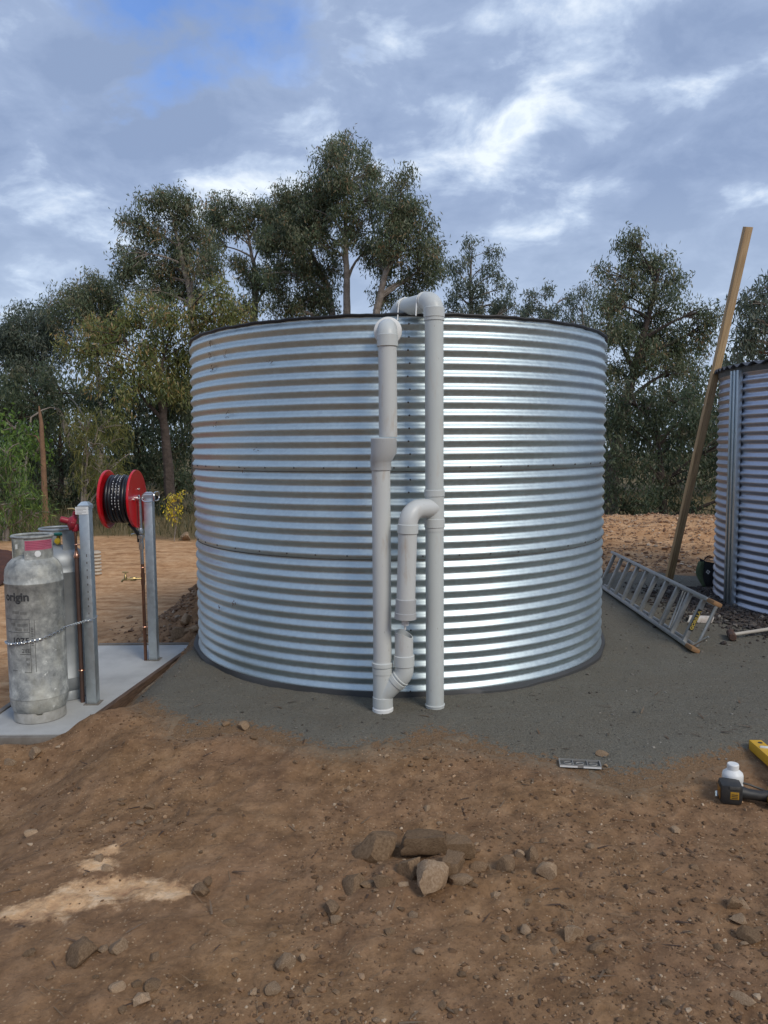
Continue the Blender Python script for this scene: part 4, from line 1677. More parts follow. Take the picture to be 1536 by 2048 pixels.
for py in (1135, 1254):
    z = Zr(py)
    mb = MB()
    mb.tube([(xp + 0.014 * math.cos(t), yp + 0.014 * math.sin(t), z) for t in np.linspace(0, 2 * math.pi, 16, endpoint=False)], 0.0045, 6, closed=True)
    mb.tube([(xp + 0.014, yp, z), (p2.x - 0.033, yp, z)], 0.005, 6)
    rel(mb, 'pipe_clip', M['copper_new'], rl)
# tap
zt_ = Zr(1157)
tx = atY(246, 1157, yp - 0.05).x
mb = MB()
mb.tube([(xp, yp, zt_), (tx + 0.02, yp - 0.045, zt_), (tx, yp - 0.05, zt_ - 0.002), (tx - 0.012, yp - 0.052, zt_ - 0.018)], [0.009, 0.009, 0.0085, 0.008], 10)
mb.lathe([(0.014, -0.022), (0.016, -0.015), (0.016, 0.02), (0.012, 0.026)], 8, axis_m(Vector((tx + 0.068, yp - 0.02, zt_)), (1, 0.28, 0)))
mb.lathe([(0.013, -0.006), (0.013, 0.022), (0.008, 0.030), (0.006, 0.052)], 10, Matrix.Translation((tx + 0.018, yp - 0.045, zt_)))
mb.tube([(tx - 0.004, yp - 0.048, zt_ + 0.056), (tx + 0.04, yp - 0.042, zt_ + 0.056)], 0.0055, 8)
rel(mb, 'tap', M['brass'], rl)
# hose guide loops
mb = MB()
zc = atY(294, 995, RY - 0.08).z


def oval(c, u, v, a, b, n=28):
    out_ = []
    for t in np.linspace(0, 2 * math.pi, n, endpoint=False):
        ct, st = math.cos(t), math.sin(t)
        out_.append(Vector(c) + Vector(u) * a * math.copysign(abs(ct) ** 0.7, ct) + Vector(v) * b * math.copysign(abs(st) ** 0.7, st))
    return out_


xg = atY(295, 995, RY - 0.08).x
mb.tube(oval((xg, RY - 0.065, zc), (1, 0, 0), (0, 0, 1), 0.050, 0.034), 0.0048, 8, closed=True)
mb.tube(oval((xg + 0.045, RY + 0.0, zc + 0.004), (0, 1, 0), (0, 0, 1), 0.07, 0.034), 0.0048, 8, closed=True)
mb.tube([(xg - 0.045, RY - 0.065, zc), (xR + 0.03, RY - 0.01, zax)], 0.007, 8)
rel(mb, 'hose_guide', M['chrome'], rl)

# ------------------------------------------------------------------ timber beam leaning on the second tank
base = G(1337, 1163)
top_c = None
dtop = ray(1497, 455)
# rests against the roof edge of the second tank; length fixes its depth
contact = atY(1431, 744, 7.80)
dirv = (contact - base)
best = None
for tt in np.linspace(1.2, 2.2, 400):
    q = base + dirv * tt
    v = q - CAM
    cl = cam_rot.inverted() @ v
    py = H / 2 - cl.y / -cl.z * F
    if best is None or abs(py - 452) < best[0]:
        best = (abs(py - 452), tt)
dirn_ = dirv.normalized()
Lb = (dirv * best[1]).length
beam = empty('timber_beam', base, 'long pale timber beam leaning upright between the ladder and the second tank', 'timber')
zax_ = dirn_
xax = Vector((0.98, 0.2, 0))
xax = (xax - zax_ * xax.dot(zax_)).normalized()
yax = zax_.cross(xax)
mtx = Matrix((xax, yax, zax_)).transposed()
beam.rotation_euler = mtx.to_euler()
MB().box((0, 0, Lb / 2 - 0.01), (0.078, 0.046, Lb), None, 0.003).build('beam_body', M['timber'], beam)
mb = MB()
for i in range(14):
    mb.lathe([(0.0035, 0), (0.003, 0.001)], 6, axis_m((random.uniform(-.03, .03), -0.0231, random.uniform(0.8, Lb * 0.6)), (0, -1, 0)))
tag(mb.build('nail_holes', M['dark_grey'], beam), kind='stuff')

# ------------------------------------------------------------------ aluminium ladder lying on its side
gA = G(1388, 1306)
gB = G(1196, 1172)
dl = (gB - gA)
dl.z = 0
LL = dl.length
ux = dl.normalized()
# upright direction of the rungs (leaning to the right)
ur = Vector((0.16, 0.0, 0.36))
ur = (ur - ux * ur.dot(ux)).normalized()
un = ux.cross(ur).normalized()
if un.y > 0 and un.x < 0:
    pass
ladder = empty('ladder', gA + Vector((0, 0, 0.012)), 'weathered aluminium step ladder lying on its side between the two tanks', 'ladder')
mt = Matrix((ux, ur, un)).transposed()
slope = math.atan2(gB.z - gA.z, LL)
ladder.rotation_euler = mt.to_euler()
LW = 0.385           # between rails
taper = 0.0
side_n = 1 if un.dot(gA - CAM) > 0 else -1      # away from the camera side


def lp(x, y, z):
    return Vector((x, y, z * side_n))


# front frame
for y in (0.012, LW):
    mb = MB()
    mb.box(lp(LL / 2 + 0.06, y, 0), (LL - 0.12, 0.024, 0.062), None, 0.003)
    mb.box(lp(LL / 2 + 0.06, y + (0.0135 if y > 0.1 else -0.0135), 0.0), (LL - 0.12, 0.004, 0.038), None, 0.001)
    rr_ = mb.build('rail', M['alu'], ladder)
    ft = MB()
    ft.box(lp(0.045, y, 0), (0.13, 0.034, 0.070), None, 0.012)
    ft.build('rubber_foot', M['foot_rubber'], rr_)
nr = 10
for i in range(nr):
    x = 0.22 + (LL - 0.30) * i / (nr - 1)
    MB().box(lp(x, LW / 2, 0), (0.032, LW - 0.02, 0.036), None, 0.008).build('rung', M['alu'], ladder)
# rear frame, folded behind
zb_ = 0.075
for y in (0.028, LW - 0.016):
    MB().box(lp(LL / 2 + 0.12, y, zb_), (LL - 0.24, 0.022, 0.045), None, 0.003).build('rail', M['alu'], ladder)
for i in range(nr - 1):
    x = 0.15 + (LL - 0.30) * i / (nr - 1)
    MB().lathe([(0.014, 0.03), (0.014, LW - 0.02)], 10, axis_m(lp(x, 0, zb_), (0, 1, 0))).build('rung', M['alu'], ladder)
mb = MB()
mb.tube([lp(0.62, 0.03, 0.04), lp(0.70, LW - 0.03, 0.05)], 0.008, 8)
mb.tube([lp(0.67, 0.03, 0.04), lp(0.75, LW - 0.03, 0.05)], 0.008, 8)
mb.build('spreader_bar', M['alu'], ladder)
MB().tube([lp(0.10, 0.03, 0.02), lp(0.02, 0.14, 0.06)], 0.009, 8).build('stay', M['alu'], ladder)
lbx = 0.22
lab = MB()
lab.box(lp(lbx - 0.0168, LW * 0.53, 0.0), (0.002, 0.180, 0.033), None, 0.0009)
lo = lab.build('maker_label', M['tool_black'], ladder)
V, Fc = text_verts('GORILLA', 0.034, bold=0.0012)
wd = max(v.x for v in V)
vv = [lp(lbx - 0.0182, LW * 0.53 - 0.080 + v.x / wd * 0.160, 0.0125 - v.y) for v in V]      # text runs up the rung
MB().add(vv, Fc).build('lettering', M['gold_ink'], lo, 0)

# ------------------------------------------------------------------ things by the second tank
# carry bag
bp_ = G(1420, 1172)
bag = empty('carry_bag', bp_, 'black carry bag with a white square mark against the second tank', 'bag')
V, Fc = [], []
rows = [(0.0, 0.10, 0.07), (0.04, 0.125, 0.08), (0.12, 0.14, 0.07), (0.20, 0.165, 0.05), (0.255, 0.19, 0.03)]
seg = 20
for z, a, b in rows:
    for j in range(seg):
        t = 2 * math.pi * j / seg
        ct, st = math.cos(t), math.sin(t)
        zz2 = z + (0.05 * (-ct) * (z > 0.2) if z > 0.18 else 0) + 0.006 * math.sin(j * 2.3 + z * 40)
        V.append((a * math.copysign(abs(ct) ** 0.6, ct) * 0.62, b * math.copysign(abs(st) ** 0.6, st), zz2))
for i in range(len(rows) - 1):
    for j in range(seg):
        Fc.append((i * seg + j, i * seg + (j + 1) % seg, (i + 1) * seg + (j + 1) % seg, (i + 1) * seg + j))
Fc.append(tuple(range(seg))[::-1])
MB().add(V, Fc).build('bag_body', M['bag_black'], bag)
mb = MB()
mb.box((-0.055, -0.068, 0.165), (0.034, 0.003, 0.034), Euler((R(-18), R(40), R(-8))))
mk_ = mb.build('white_mark', M['label_white'], bag, 0)
MB().box((-0.055, -0.0695, 0.165), (0.016, 0.002, 0.016), Euler((R(-18), R(40), R(-8)))).build('dark_centre', M['bag_black'], mk_, 0)
MB().tube([(-0.10, 0.0, 0.25), (-0.05, -0.03, 0.33), (0.03, -0.02, 0.30), (0.07, 0, 0.25)], 0.006, 6).build('handle', M['bag_black'], bag)
# green strap / cloth hanging at its side
V, Fc = [], []
n = 10
for i in range(n + 1):
    f = i / n
    x = -0.115 - 0.035 * math.sin(f * 3.1) + 0.03 * f
    y = -0.03 - 0.04 * f
    z = 0.27 * (1 - f) ** 1.1 + 0.004
    w = 0.028 + 0.012 * math.sin(f * 5)
    for s_, dz in ((-1, 0), (-0.3, 0.012), (0.4, 0.008), (1, 0)):
        V.append((x + s_ * w, y - dz * 1.2 - 0.004 * math.sin(i), z))
for i in range(n):
    for j in range(3):
        Fc.append((i * 4 + j, i * 4 + j + 1, i * 4 + 5 + j, i * 4 + 4 + j))
gs = MB().add(V, Fc).build('green_cloth', M['bag_green'])
gs.location = bp_
tag(gs, 'faded green cloth strap hanging beside the black bag', 'cloth')
md = gs.modifiers.new('thickness', 'SOLIDIFY')
md.thickness = 0.006

# sledgehammer
hp = G(1466, 1280)
hm = empty('sledgehammer', hp, 'sledgehammer with rusty head and pale handle lying in dark gravel', 'hammer')
hd = Vector((0.30, 0.95, 0))       # axis of the head
mb = MB()
mb.lathe([(0.024, -0.085), (0.031, -0.078), (0.032, -0.04), (0.027, -0.03), (0.027, 0.03), (0.032, 0.04), (0.031, 0.078), (0.024, 0.085)], 8, axis_m((0, 0.03, 0.034), hd))
mb.build('hammer_head', M['rust_iron'], hm, 30)
g3 = G(1560, 1256)
he = g3 - hp
he.z = float(hz(g3.x, g3.y)) - hp.z + 0.055
he = Vector((0.74, 0.16, 0.04))
MB().tube([(0.01, 0.03, 0.036), tuple(Vector((0.0, 0.03, 0.036)) + he * 0.5 + Vector((0, 0, 0.006))), tuple(Vector((0, 0.03, 0.036)) + he)], [0.013, 0.015, 0.017], 10).build('handle', M['pale_handle'], hm)

# white plastic offcut behind the ladder
op = G(1398, 1243)
oc = empty('pipe_offcut', op, 'short dirty white plastic offcut lying in gravel behind the ladder foot', 'offcut')
mb = MB()
V, Fc = [], []
for i in range(9):
    a = R(-100 + 200 * i / 8)
    for r_ in (0.045, 0.039):
        for y in (-0.11, 0.11):
            V.append((y * 0.9 + 0.02 * math.cos(a), r_ * math.sin(a), r_ * math.cos(a) + 0.008))
for i in range(8):
    b = i * 4
    Fc += [(b, b + 4, b + 5, b + 1), (b + 2, b + 3, b + 7, b + 6), (b, b + 2, b + 6, b + 4), (b + 1, b + 5, b + 7, b + 3)]
Fc += [(0, 1, 3, 2), (32, 34, 35, 33)]
mb.add(V, Fc).build('shell', M['rubble_pvc'], oc, 50)
oc.rotation_euler = (0, 0, R(-12))

# yellow spirit level
la = G(1513, 1501)
lb_ = G(1568, 1562)
dv_ = (lb_ - la)
dv_.z = 0
lev = empty('spirit_level', la, 'yellow spirit level lying on the dirt at the right edge', 'spirit level', rz=math.atan2(dv_.y, dv_.x))
MB().box((0.43, 0, 0.024), (0.90, 0.062, 0.050), None, 0.003).build('bar', M['yellow'], lev)
MB().box((-0.021, 0, 0.024), (0.004, 0.060, 0.048)).build('end_cap', M['tool_black'], lev)
mb = MB()
mb.lathe([(0.007, -0.021), (0.009, -0.015), (0.009, 0.015), (0.007, 0.021)], 12, axis_m((0.085, 0.0, 0.049), (0.2, 1, 0)))
mb.build('vial', M['pvc_fit'], lev)
MB().lathe([(0.012, 0), (0.011, 0.001)], 16, Matrix.Translation((0.02, 0.008, 0.0492))).build('hang_hole', M['tool_black'], lev)

# white bottle
wb = G(1474, 1598)
wb = Vector((wb.x, wb.y + 0.05, float(hz(wb.x, wb.y + 0.05)) - 0.003))
bt = empty('plastic_bottle', wb, 'small white plastic bottle with screw cap behind the drill', 'bottle')
RBt = 0.046
MB().lathe([(0.040, 0), (RBt, 0.006), (RBt, 0.060), (RBt - .001, 0.062), (RBt, 0.064), (RBt, 0.094), (0.043, 0.104), (0.028, 0.117), (0.025, 0.12)], 32).build('bottle_body', M['white'], bt, 35)
MB().lathe([(0.0245, 0.118), (0.0258, 0.120), (0.0258, 0.142), (0.023, 0.146)], 28).build('screw_cap', M['white'], bt, 30)

# cordless drill lying on its side, battery towards the camera
dp = G(1466, 1612)
dr = empty('cordless_drill', dp, 'black and yellow cordless drill lying on the dirt beside the white bottle', 'drill', rz=R(-14))
mb = MB()
mb.box((-0.005, 0.05, 0.047), (0.096, 0.10, 0.094), None, 0.022)
bat = mb.build('battery', M['tool_black'], dr)
MB().box((0.006, 0.0005, 0.047), (0.036, 0.003, 0.034), None, 0.001).build('yellow_panel', M['tool_yellow'], bat)
MB().box((0.006, -0.0003, 0.082), (0.045, 0.003, 0.014), None, 0.001).build('latch', M['dark_grey'], bat)
MB().box((-0.0525, 0.045, 0.047), (0.003, 0.060, 0.050), None, 0.001).build('orange_panel', M['tool_orange'], bat)
for z in (0.052, 0.044, 0.036):
    MB().box((0.006, -0.0015, z), (0.026, 0.001, 0.003)).build('printed_line', M['tool_black'], bat, 0)
mb = MB()
mb.tube([(0.03, 0.05, 0.045), (0.075, 0.05, 0.040), (0.12, 0.052, 0.036), (0.165, 0.055, 0.036)], [0.032, 0.024, 0.023, 0.028], 16)
mb.build('handle', M['tool_black'], dr)
MB().lathe([(0.020, -0.09), (0.034, -0.082), (0.036, 0.02), (0.030, 0.04), (0.022, 0.05), (0.022, 0.085), (0.016, 0.092)], 20, axis_m((0.185, 0.06, 0.036), (0.12, 1, 0))).build('motor_housing', M['tool_yellow'], dr)
MB().lathe([(0.016, 0.09), (0.019, 0.095), (0.019, 0.12), (0.008, 0.135)], 16, axis_m((0.185, 0.06, 0.036), (0.12, 1, 0))).build('chuck', M['tool_black'], dr)
MB().tube([(0.05, 0.10, 0.070), (0.09, 0.12, 0.055), (0.15, 0.11, 0.040)], 0.005, 6).build('belt_hook', M['tool_black'], dr)
sp = G(1434, 1597)
sk = MB().lathe([(0.006, 0), (0.0095, 0.002), (0.0095, 0.034), (0.006, 0.036), (0.006, 0.026)], 14, None, True).build('driver_socket', M['chrome'])
sk.location = sp + Vector((0, 0.0, 0.004))
sk.rotation_euler = (R(-68), 0, R(-20))
tag(sk, 'small shiny steel driver socket lying left of the drill', 'socket')

# slotted metal bar at the edge of the grey pad
ga, gb = G(1119, 1530), G(1203, 1536)
dv_ = gb - ga
Lg = math.hypot(dv_.x, dv_.y)
mid = (ga + gb) / 2
tr = empty('slotted_bar', (mid.x, mid.y + 0.012, max(ga.z, gb.z, mid.z) + 0.001), 'short grey slotted metal bar lying where grey dust meets brown dirt', 'metal bar', rz=math.atan2(dv_.y, dv_.x))
mb = MB()
wd_ = 0.075
for s_ in (-1, 1):
    mb.box((0, s_ * (wd_ / 2 - 0.002), 0.007), (Lg, 0.004, 0.014))
    mb.box((s_ * (Lg / 2 - 0.003), 0, 0.007), (0.006, wd_ - 0.009, 0.013))
for x in (-0.17, 0.18):
    mb.box((x * Lg, 0, 0.0065), (0.004, wd_ - 0.009, 0.011))
mb.build('frame', M['grey_plastic'], tr, 0)
MB().box((0, 0, 0.003), (Lg - 0.013, wd_ - 0.009, 0.005)).build('floor_strip', M['dark_grey'], tr, 0)
for x in (-0.29, 0.0, 0.32):
    MB().tube(oval((x * Lg, 0, 0.0075), (1, 0, 0), (0, 1, 0), 0.018, 0.012, 20), 0.0022, 6, closed=True).build('slot_ring', M['grey_plastic'], tr)
for s_, L_ in ((-1, 0.42), (1, 0.42)):
    MB().box((s_ * Lg * 0.28, -wd_ / 2 - 0.0028, 0.006), (Lg * L_, 0.0015, 0.008)).build('white_edge', M['white'], tr, 0)

# ------------------------------------------------------------------ things on the left beyond the slab
q = G(194, 1150)
rp = empty('ribbed_pot', q, 'small cream ribbed plastic stack on the dirt behind the front post', 'ribbed stack')
for i in range(7):
    MB().lathe([(0.045, i * 0.047), (0.062, i * 0.047 + 0.010), (0.066, i * 0.047 + 0.020), (0.060, i * 0.047 + 0.032), (0.045, i * 0.047 + 0.040), (0.044, i * 0.047 + 0.047)], 24).build('rib', M['ceramic'], rp)
q = G(22, 1162)
rsd = empty('rusty_sheet', q, 'rusty brown corrugated sheet lying at the left edge', 'roof sheet')
V, Fc = [], []
nn = 60
for i in range(nn + 1):
    y = -0.35 + 0.9 * i / nn
    z = 0.10 + 0.012 * math.sin(i * 0.9)
    for x, zz3 in ((-1.3, 0.30), (-0.3, 0.20), (0.04, 0.10)):
        V.append((x, y, zz3 - 0.09 + 0.014 * math.sin(i * 0.85) + 0.22 * (i / nn)))
for i in range(nn):
    for j in range(2):
        Fc.append((i * 3 + j, i * 3 + j + 1, i * 3 + 4 + j, i * 3 + 3 + j))
ob = MB().add(V, Fc).build('sheet', M['rust_sheet'], rsd, 60)
ob.modifiers.new('thickness', 'SOLIDIFY').thickness = 0.004
for x, z in ((-1.1, 0.24), (-0.15, 0.14)):
    MB().box((x, 0.15, z / 2 - 0.01), (0.09, 0.5, z), None, 0.005).build('timber_bearer', M['board'], rsd)


# ------------------------------------------------------------------ stones
def rock_mesh(seed, sub=2, flat=1.0, name='stone', cuts=9):
    bm = bmesh.new()
    bmesh.ops.create_icosphere(bm, subdivisions=sub, radius=1.0)
    r_ = random.Random(seed)
    planes = []
    for _ in range(cuts):
        d = Vector((r_.gauss(0, 1), r_.gauss(0, 1), r_.gauss(0, 0.8))).normalized()
        planes.append((d, r_.uniform(0.45, 0.80)))
    for v in bm.verts:
        for d, h in planes:
            k_ = v.co.dot(d)
            if k_ > h:
                v.co -= d * (k_ - h) * 0.92
        nn_ = float(vnoise(v.co.x * 2.5 + seed, v.co.y * 2.5, v.co.z * 2.5, seed))
        v.co *= 1 + 0.09 * nn_
        v.co.z *= flat
    me = bpy.data.meshes.new(name)
    bm.to_mesh(me)
    bm.free()
    me.polygons.foreach_set('use_smooth', [True] * len(me.polygons))
    me.set_sharp_from_angle(angle=R(28))
    return me


def with_mat(me, m_):
    c = me.copy()
    c.materials.append(m_)
    return c


bigs = [rock_mesh(100 + i, 3, 0.75) for i in range(6)]
smalls = [rock_mesh(200 + i, 1, 0.65, cuts=6) for i in range(10)]
mids = [rock_mesh(300 + i, 2, 0.68, cuts=8) for i in range(8)]
VAR = {}
blocks = []
for sd in range(4):
    bm = bmesh.new()
    bmesh.ops.create_cube(bm, size=2.0)
    bmesh.ops.subdivide_edges(bm, edges=bm.edges[:], cuts=5, use_grid_fill=True)
    for v in bm.verts:
        c_ = v.co.copy()
        rr_ = max(abs(c_.x), abs(c_.y), abs(c_.z))
        c_ = c_.lerp(c_.normalized() * 1.15, 0.30)
        c_.x *= 1 - 0.10 * c_.y * math.sin(sd * 2.1) - 0.12 * c_.z
        c_.y *= 1 - 0.14 * c_.x * math.cos(sd * 1.3)
        for w_, q_ in ((0.16, 1.6), (0.09, 4.0)):
            c_ *= 1 + w_ * float(vnoise(c_.x * q_ + sd * 7, c_.y * q_, c_.z * q_, sd))
        v.co = c_
    me = bpy.data.meshes.new('stone')
    bm.to_mesh(me)
    bm.free()
    me.polygons.foreach_set('use_smooth', [True] * len(me.polygons))
    me.set_sharp_from_angle(angle=R(30))
    blocks.append(me)
for key, ms in (('big', bigs), ('mid', mids), ('small', smalls), ('block', blocks)):
    for mk_ in ('stone', 'stone_pale', 'stone_dark'):
        VAR[key, mk_] = [with_mat(x, M[mk_]) for x in ms]


def stone(px, py, wpx, label, group=None, key='mid', m_='stone', asp=(1.0, 0.8, 0.62), rz=None, sink=0.36, i=None, name='stone', world=None):
    """py is the middle of the visible stone"""
    p_ = G(px, py) if world is None else world
    dist = (p_ - CAM).length
    r_ = wpx / 2 / F * dist
    me = VAR[key, m_]
    me = me[(i if i is not None else random.randrange(99)) % len(me)]
    o = link_obj(name, me)
    kx = 1.0 if key == 'block' else 1.38
    o.scale = (r_ * asp[0] * kx, r_ * asp[1] * kx, r_ * asp[2] * kx / (1.0 if key == 'block' else 0.7))
    o.location = (p_.x, p_.y, float(hz(p_.x, p_.y)) + r_ * asp[2] * (0.95 - 1.6 * sink))
    o.rotation_euler = (random.uniform(-.15, .15), random.uniform(-.15, .15), rz if rz is not None else random.uniform(0, 6.28))
    return tag(o, label, 'stone', group)


PILE = 'stones of the small foreground heap'
stone(850, 1712, 84, 'long flat slab-like stone at the back of the foreground stone heap', PILE, 'block', 'stone', (1.0, 0.42, 0.40), rz=R(-8), i=0, sink=-0.35)
stone(917, 1714, 52, 'blocky brown stone right of the long slab in the stone heap', PILE, 'block', 'stone', (1.0, 0.62, 0.60), rz=R(-5), i=1, sink=-0.2)
stone(862, 1775, 62, 'pale rounded boulder at the front of the foreground stone heap', PILE, 'big', 'stone_pale', (1.0, 0.85, 0.72), i=2, sink=0.1)
stone(818, 1742, 46, 'angular stone wedged left of the pale boulder in the heap', PILE, 'big', 'stone', (1.0, 0.8, 0.8), i=3)
stone(905, 1745, 52, 'flat brown stone right behind the pale boulder in the heap', PILE, 'block', 'stone', (1.0, 0.6, 0.55), i=2, sink=-0.1)
stone(856, 1738, 38, 'small stone wedged under the long slab in the heap', PILE, 'mid', 'stone', (1.0, 0.7, 0.5), i=2)
stone(922, 1766, 38, 'tan chipped stone at the right front of the heap', PILE, 'mid', 'stone_pale', (1.0, 0.7, 0.5), i=1)
stone(757, 1712, 72, 'large earthy clod at the left end of the foreground stone heap', PILE, 'big', 'stone', (1.0, 0.7, 0.66), i=5, sink=0.15)
stone(1012, 1740, 36, 'squarish brown stone standing off the right end of the heap', PILE, 'big', 'stone', (1.0, 0.85, 0.9), i=1)
stone(960, 1738, 28, 'small grey-brown stone between heap and squarish stone', PILE, 'mid', 'stone', (1, .8, .6))
stone(1097, 1751, 34, 'pale angular stone alone right of the heap', PILE, 'big', 'stone_pale', (1.0, 0.75, 0.8), i=4)
stone(708, 1778, 44, 'brown stone low on the left of the heap', PILE, 'mid', 'stone', (1, .8, .6))
stone(765, 1768, 30, 'small brown stone in front of the large earthy clod', PILE, 'mid', 'stone', (1, .8, .7))
stone(738, 1770, 32, 'flat small stone left of the earthy clod base', PILE, 'mid', 'stone', (1, .6, .4))
stone(662, 1822, 34, 'brown stone further left and below the heap', PILE, 'mid', 'stone', (1, .8, .6))
stone(1063, 1713, 28, 'rounded brown stone above the pale angular stone', PILE, 'mid', 'stone', (1, .9, .8))
stone(1040, 1712, 17, 'little orange stone beside the rounded brown stone', PILE, 'mid', 'stone_pale', (1, .8, .8))
LO = 'single stones standing out in the foreground dirt'
stone(572, 1928, 32, 'tan flat-topped stone in the lower middle of the foreground', LO, 'big', 'stone_pale', (1, .8, .6), i=0)
stone(604, 1922, 17, 'small yellowish stone right beside the tan flat-topped stone', LO, 'mid', 'stone_pale', (.8, .8, .9))
stone(545, 1982, 26, 'tan stone just below left of the flat-topped stone', LO, 'mid', 'stone_pale', (1, .8, .7))
stone(237, 1976, 28, 'grey flat stone in the lower left foreground', LO, 'mid', 'stone_pale', (1, .7, .4))
stone(237, 1899, 26, 'tan upright stone below the pale soil patch', LO, 'mid', 'stone_pale', (1, .9, .9))
stone(165, 1912, 52, 'broad half-buried clod below the pale soil patch', LO, 'big', 'stone', (1, .7, .5), i=2)
stone(305, 1973, 26, 'brown stone right of the grey flat stone', LO, 'mid', 'stone')
stone(1145, 1872, 34, 'cream and orange stone in the lower right foreground', LO, 'big', 'stone_pale', (.75, .9, .95), i=3)
stone(1052, 1863, 20, 'pale stone left of the cream and orange stone', LO, 'mid', 'stone_pale')
stone(1195, 1903, 26, 'brown stone right of the cream and orange stone', LO, 'mid', 'stone')
stone(1488, 2003, 32, 'tan oblong stone near the bottom right corner', LO, 'mid', 'stone_pale', (1, .6, .5), rz=R(-35))
stone(1498, 1880, 32, 'reddish stone near the right edge of the foreground', LO, 'mid', 'stone', (.9, .9, .9))
stone(1478, 1843, 26, 'pale pinkish stone above the reddish stone', LO, 'mid', 'stone_pale')
stone(1468, 1811, 26, 'pinkish stone in the cluster at the right edge', LO, 'mid', 'stone', (1, .8, .8))
stone(1486, 1811, 20, 'small pinkish stone right of its neighbour in the edge cluster', LO, 'mid', 'stone_pale')
stone(1205, 1511, 20, 'rounded grey-pink pebble above the slotted metal bar', LO, 'mid', 'stone_pale', (1, .8, .6), rz=R(-20))
stone(1212, 1533, 9, 'tiny tan pebble at the right end of the slotted bar', LO, 'mid', 'stone_pale')
stone(698, 1583, 12, 'pale upright pebble in the middle of the brown dirt', LO, 'mid', 'stone_pale', (.7, .7, 1.1))
stone(486, 1455, 22, 'brown stone on the edge of the grey pad left of the pipes', LO, 'mid', 'stone_pale', (1, .8, .7))
stone(508, 1476, 14, 'reddish pebble just right below the pad-edge stone', LO, 'mid', 'stone')
stone(453, 1451, 14, 'small pebble left of the pad-edge stone', LO, 'mid', 'stone')
stone(854, 1619, 14, 'tan pebble in the dirt below the riser pipe', LO, 'mid', 'stone_pale')
stone(300, 1616, 20, 'brown stone beside the dug-up soil ridge', LO, 'mid', 'stone')
stone(1350, 1663, 18, 'flat tan stone in the right middle foreground', LO, 'mid', 'stone_pale', (1, .8, .5))
stone(65, 1668, 24, 'pale flat stone in the left foreground', LO, 'mid', 'stone_pale', (1, .7, .35))
stone(20, 1526, 20, 'pinkish stone at the left edge below the slab', LO, 'mid', 'stone_pale', (1, .8, .5))
stone(70, 1510, 24, 'tan upright clod at the left edge below the slab', LO, 'mid', 'stone_pale', (1, .8, .7))
stone(215, 1740, 20, 'orange stone beside the pale soil patch', LO, 'mid', 'stone_pale')
stone(200, 1719, 16, 'orange stone topmost beside the pale soil patch', LO, 'mid', 'stone_pale')
stone(400, 1786, 40, 'rough earthy clod right of the pale soil patch', LO, 'big', 'stone', (1, .7, .55), i=5)
stone(415, 1766, 20, 'small stone behind the rough earthy clod', LO, 'mid', 'stone')
stone(460, 1848, 26, 'dark brown flat stone left of the lower middle', LO, 'mid', 'stone', (1, .6, .4))
stone(670, 1842, 22, 'orange-tan pebble below the heap on the left', LO, 'mid', 'stone_pale')
BK = 'stones on the soil heap beside the tank'
stone(358, 1272, 34, 'flat grey-brown rock half buried beside the left of the tank', BK, 'big', 'stone', (1, .7, .6), i=0)
stone(372, 1247, 26, 'upright tan rock on the soil heap left of the tank', BK, 'big', 'stone_pale', (1, .7, .8), i=4)
stone(376, 1262, 12, 'pale chip between the two rocks left of the tank', BK, 'mid', 'stone_pale')
stone(372, 1081, 26, 'pale block of stone on the dirt beyond the tank', BK, 'mid', 'stone_pale', (1, .7, .6), sink=0.0)
stone(390, 1273, 16, 'pale lump touching the left side of the tank', BK, 'mid', 'stone_pale')

# loose stones over the dirt: individuals, all of one kind
LOOSE = 'loose stones scattered over the brown dirt'
clusters = [(850, 1760, 150, 60), (500, 1830, 160, 70), (600, 1960, 260, 70), (1000, 1830, 200, 100), (280, 1930, 200, 80), (1420, 1850, 110, 90), (330, 1640, 120, 60), (1050, 1980, 300, 60), (800, 1520, 160, 20), (1000, 1720, 120, 60)]
cnt = 0
while cnt < 130:
    if random.random() < 0.72:
        c = random.choice(clusters)
        px, py = random.gauss(c[0], c[2] * 0.7), random.gauss(c[1], c[3] * 0.7)
    else:
        px, py = random.uniform(0, 1536), random.uniform(1530, 2046)
    if not (4 < px < 1532 and 1500 < py < 2044):
        continue
    w = min(26, 9.5 + random.expovariate(1 / 3.5)) * (0.8 + 0.35 * (py - 1500) / 500)
    q = G(px, py)
    if float(pad_t(q.x, q.y)) > -0.004:
        continue
    pale_ = random.random() < 0.22
    stone(px, py, w, 'small loose stone lying among many on the brown dirt', LOOSE, 'small', 'stone_pale' if pale_ else 'stone',
          (1, random.uniform(.65, .95), random.uniform(.4, .8)), world=q, sink=0.5)
    cnt += 1

# pebbles: too many to count
ico_v, ico_f = [], []
bm = bmesh.new()
bmesh.ops.create_icosphere(bm, subdivisions=1, radius=1.0)
bm.verts.index_update()
ico_v = np.array([v.co[:] for v in bm.verts])
ico_f = np.array([[v.index for v in f.verts] for f in bm.faces])
bm.free()


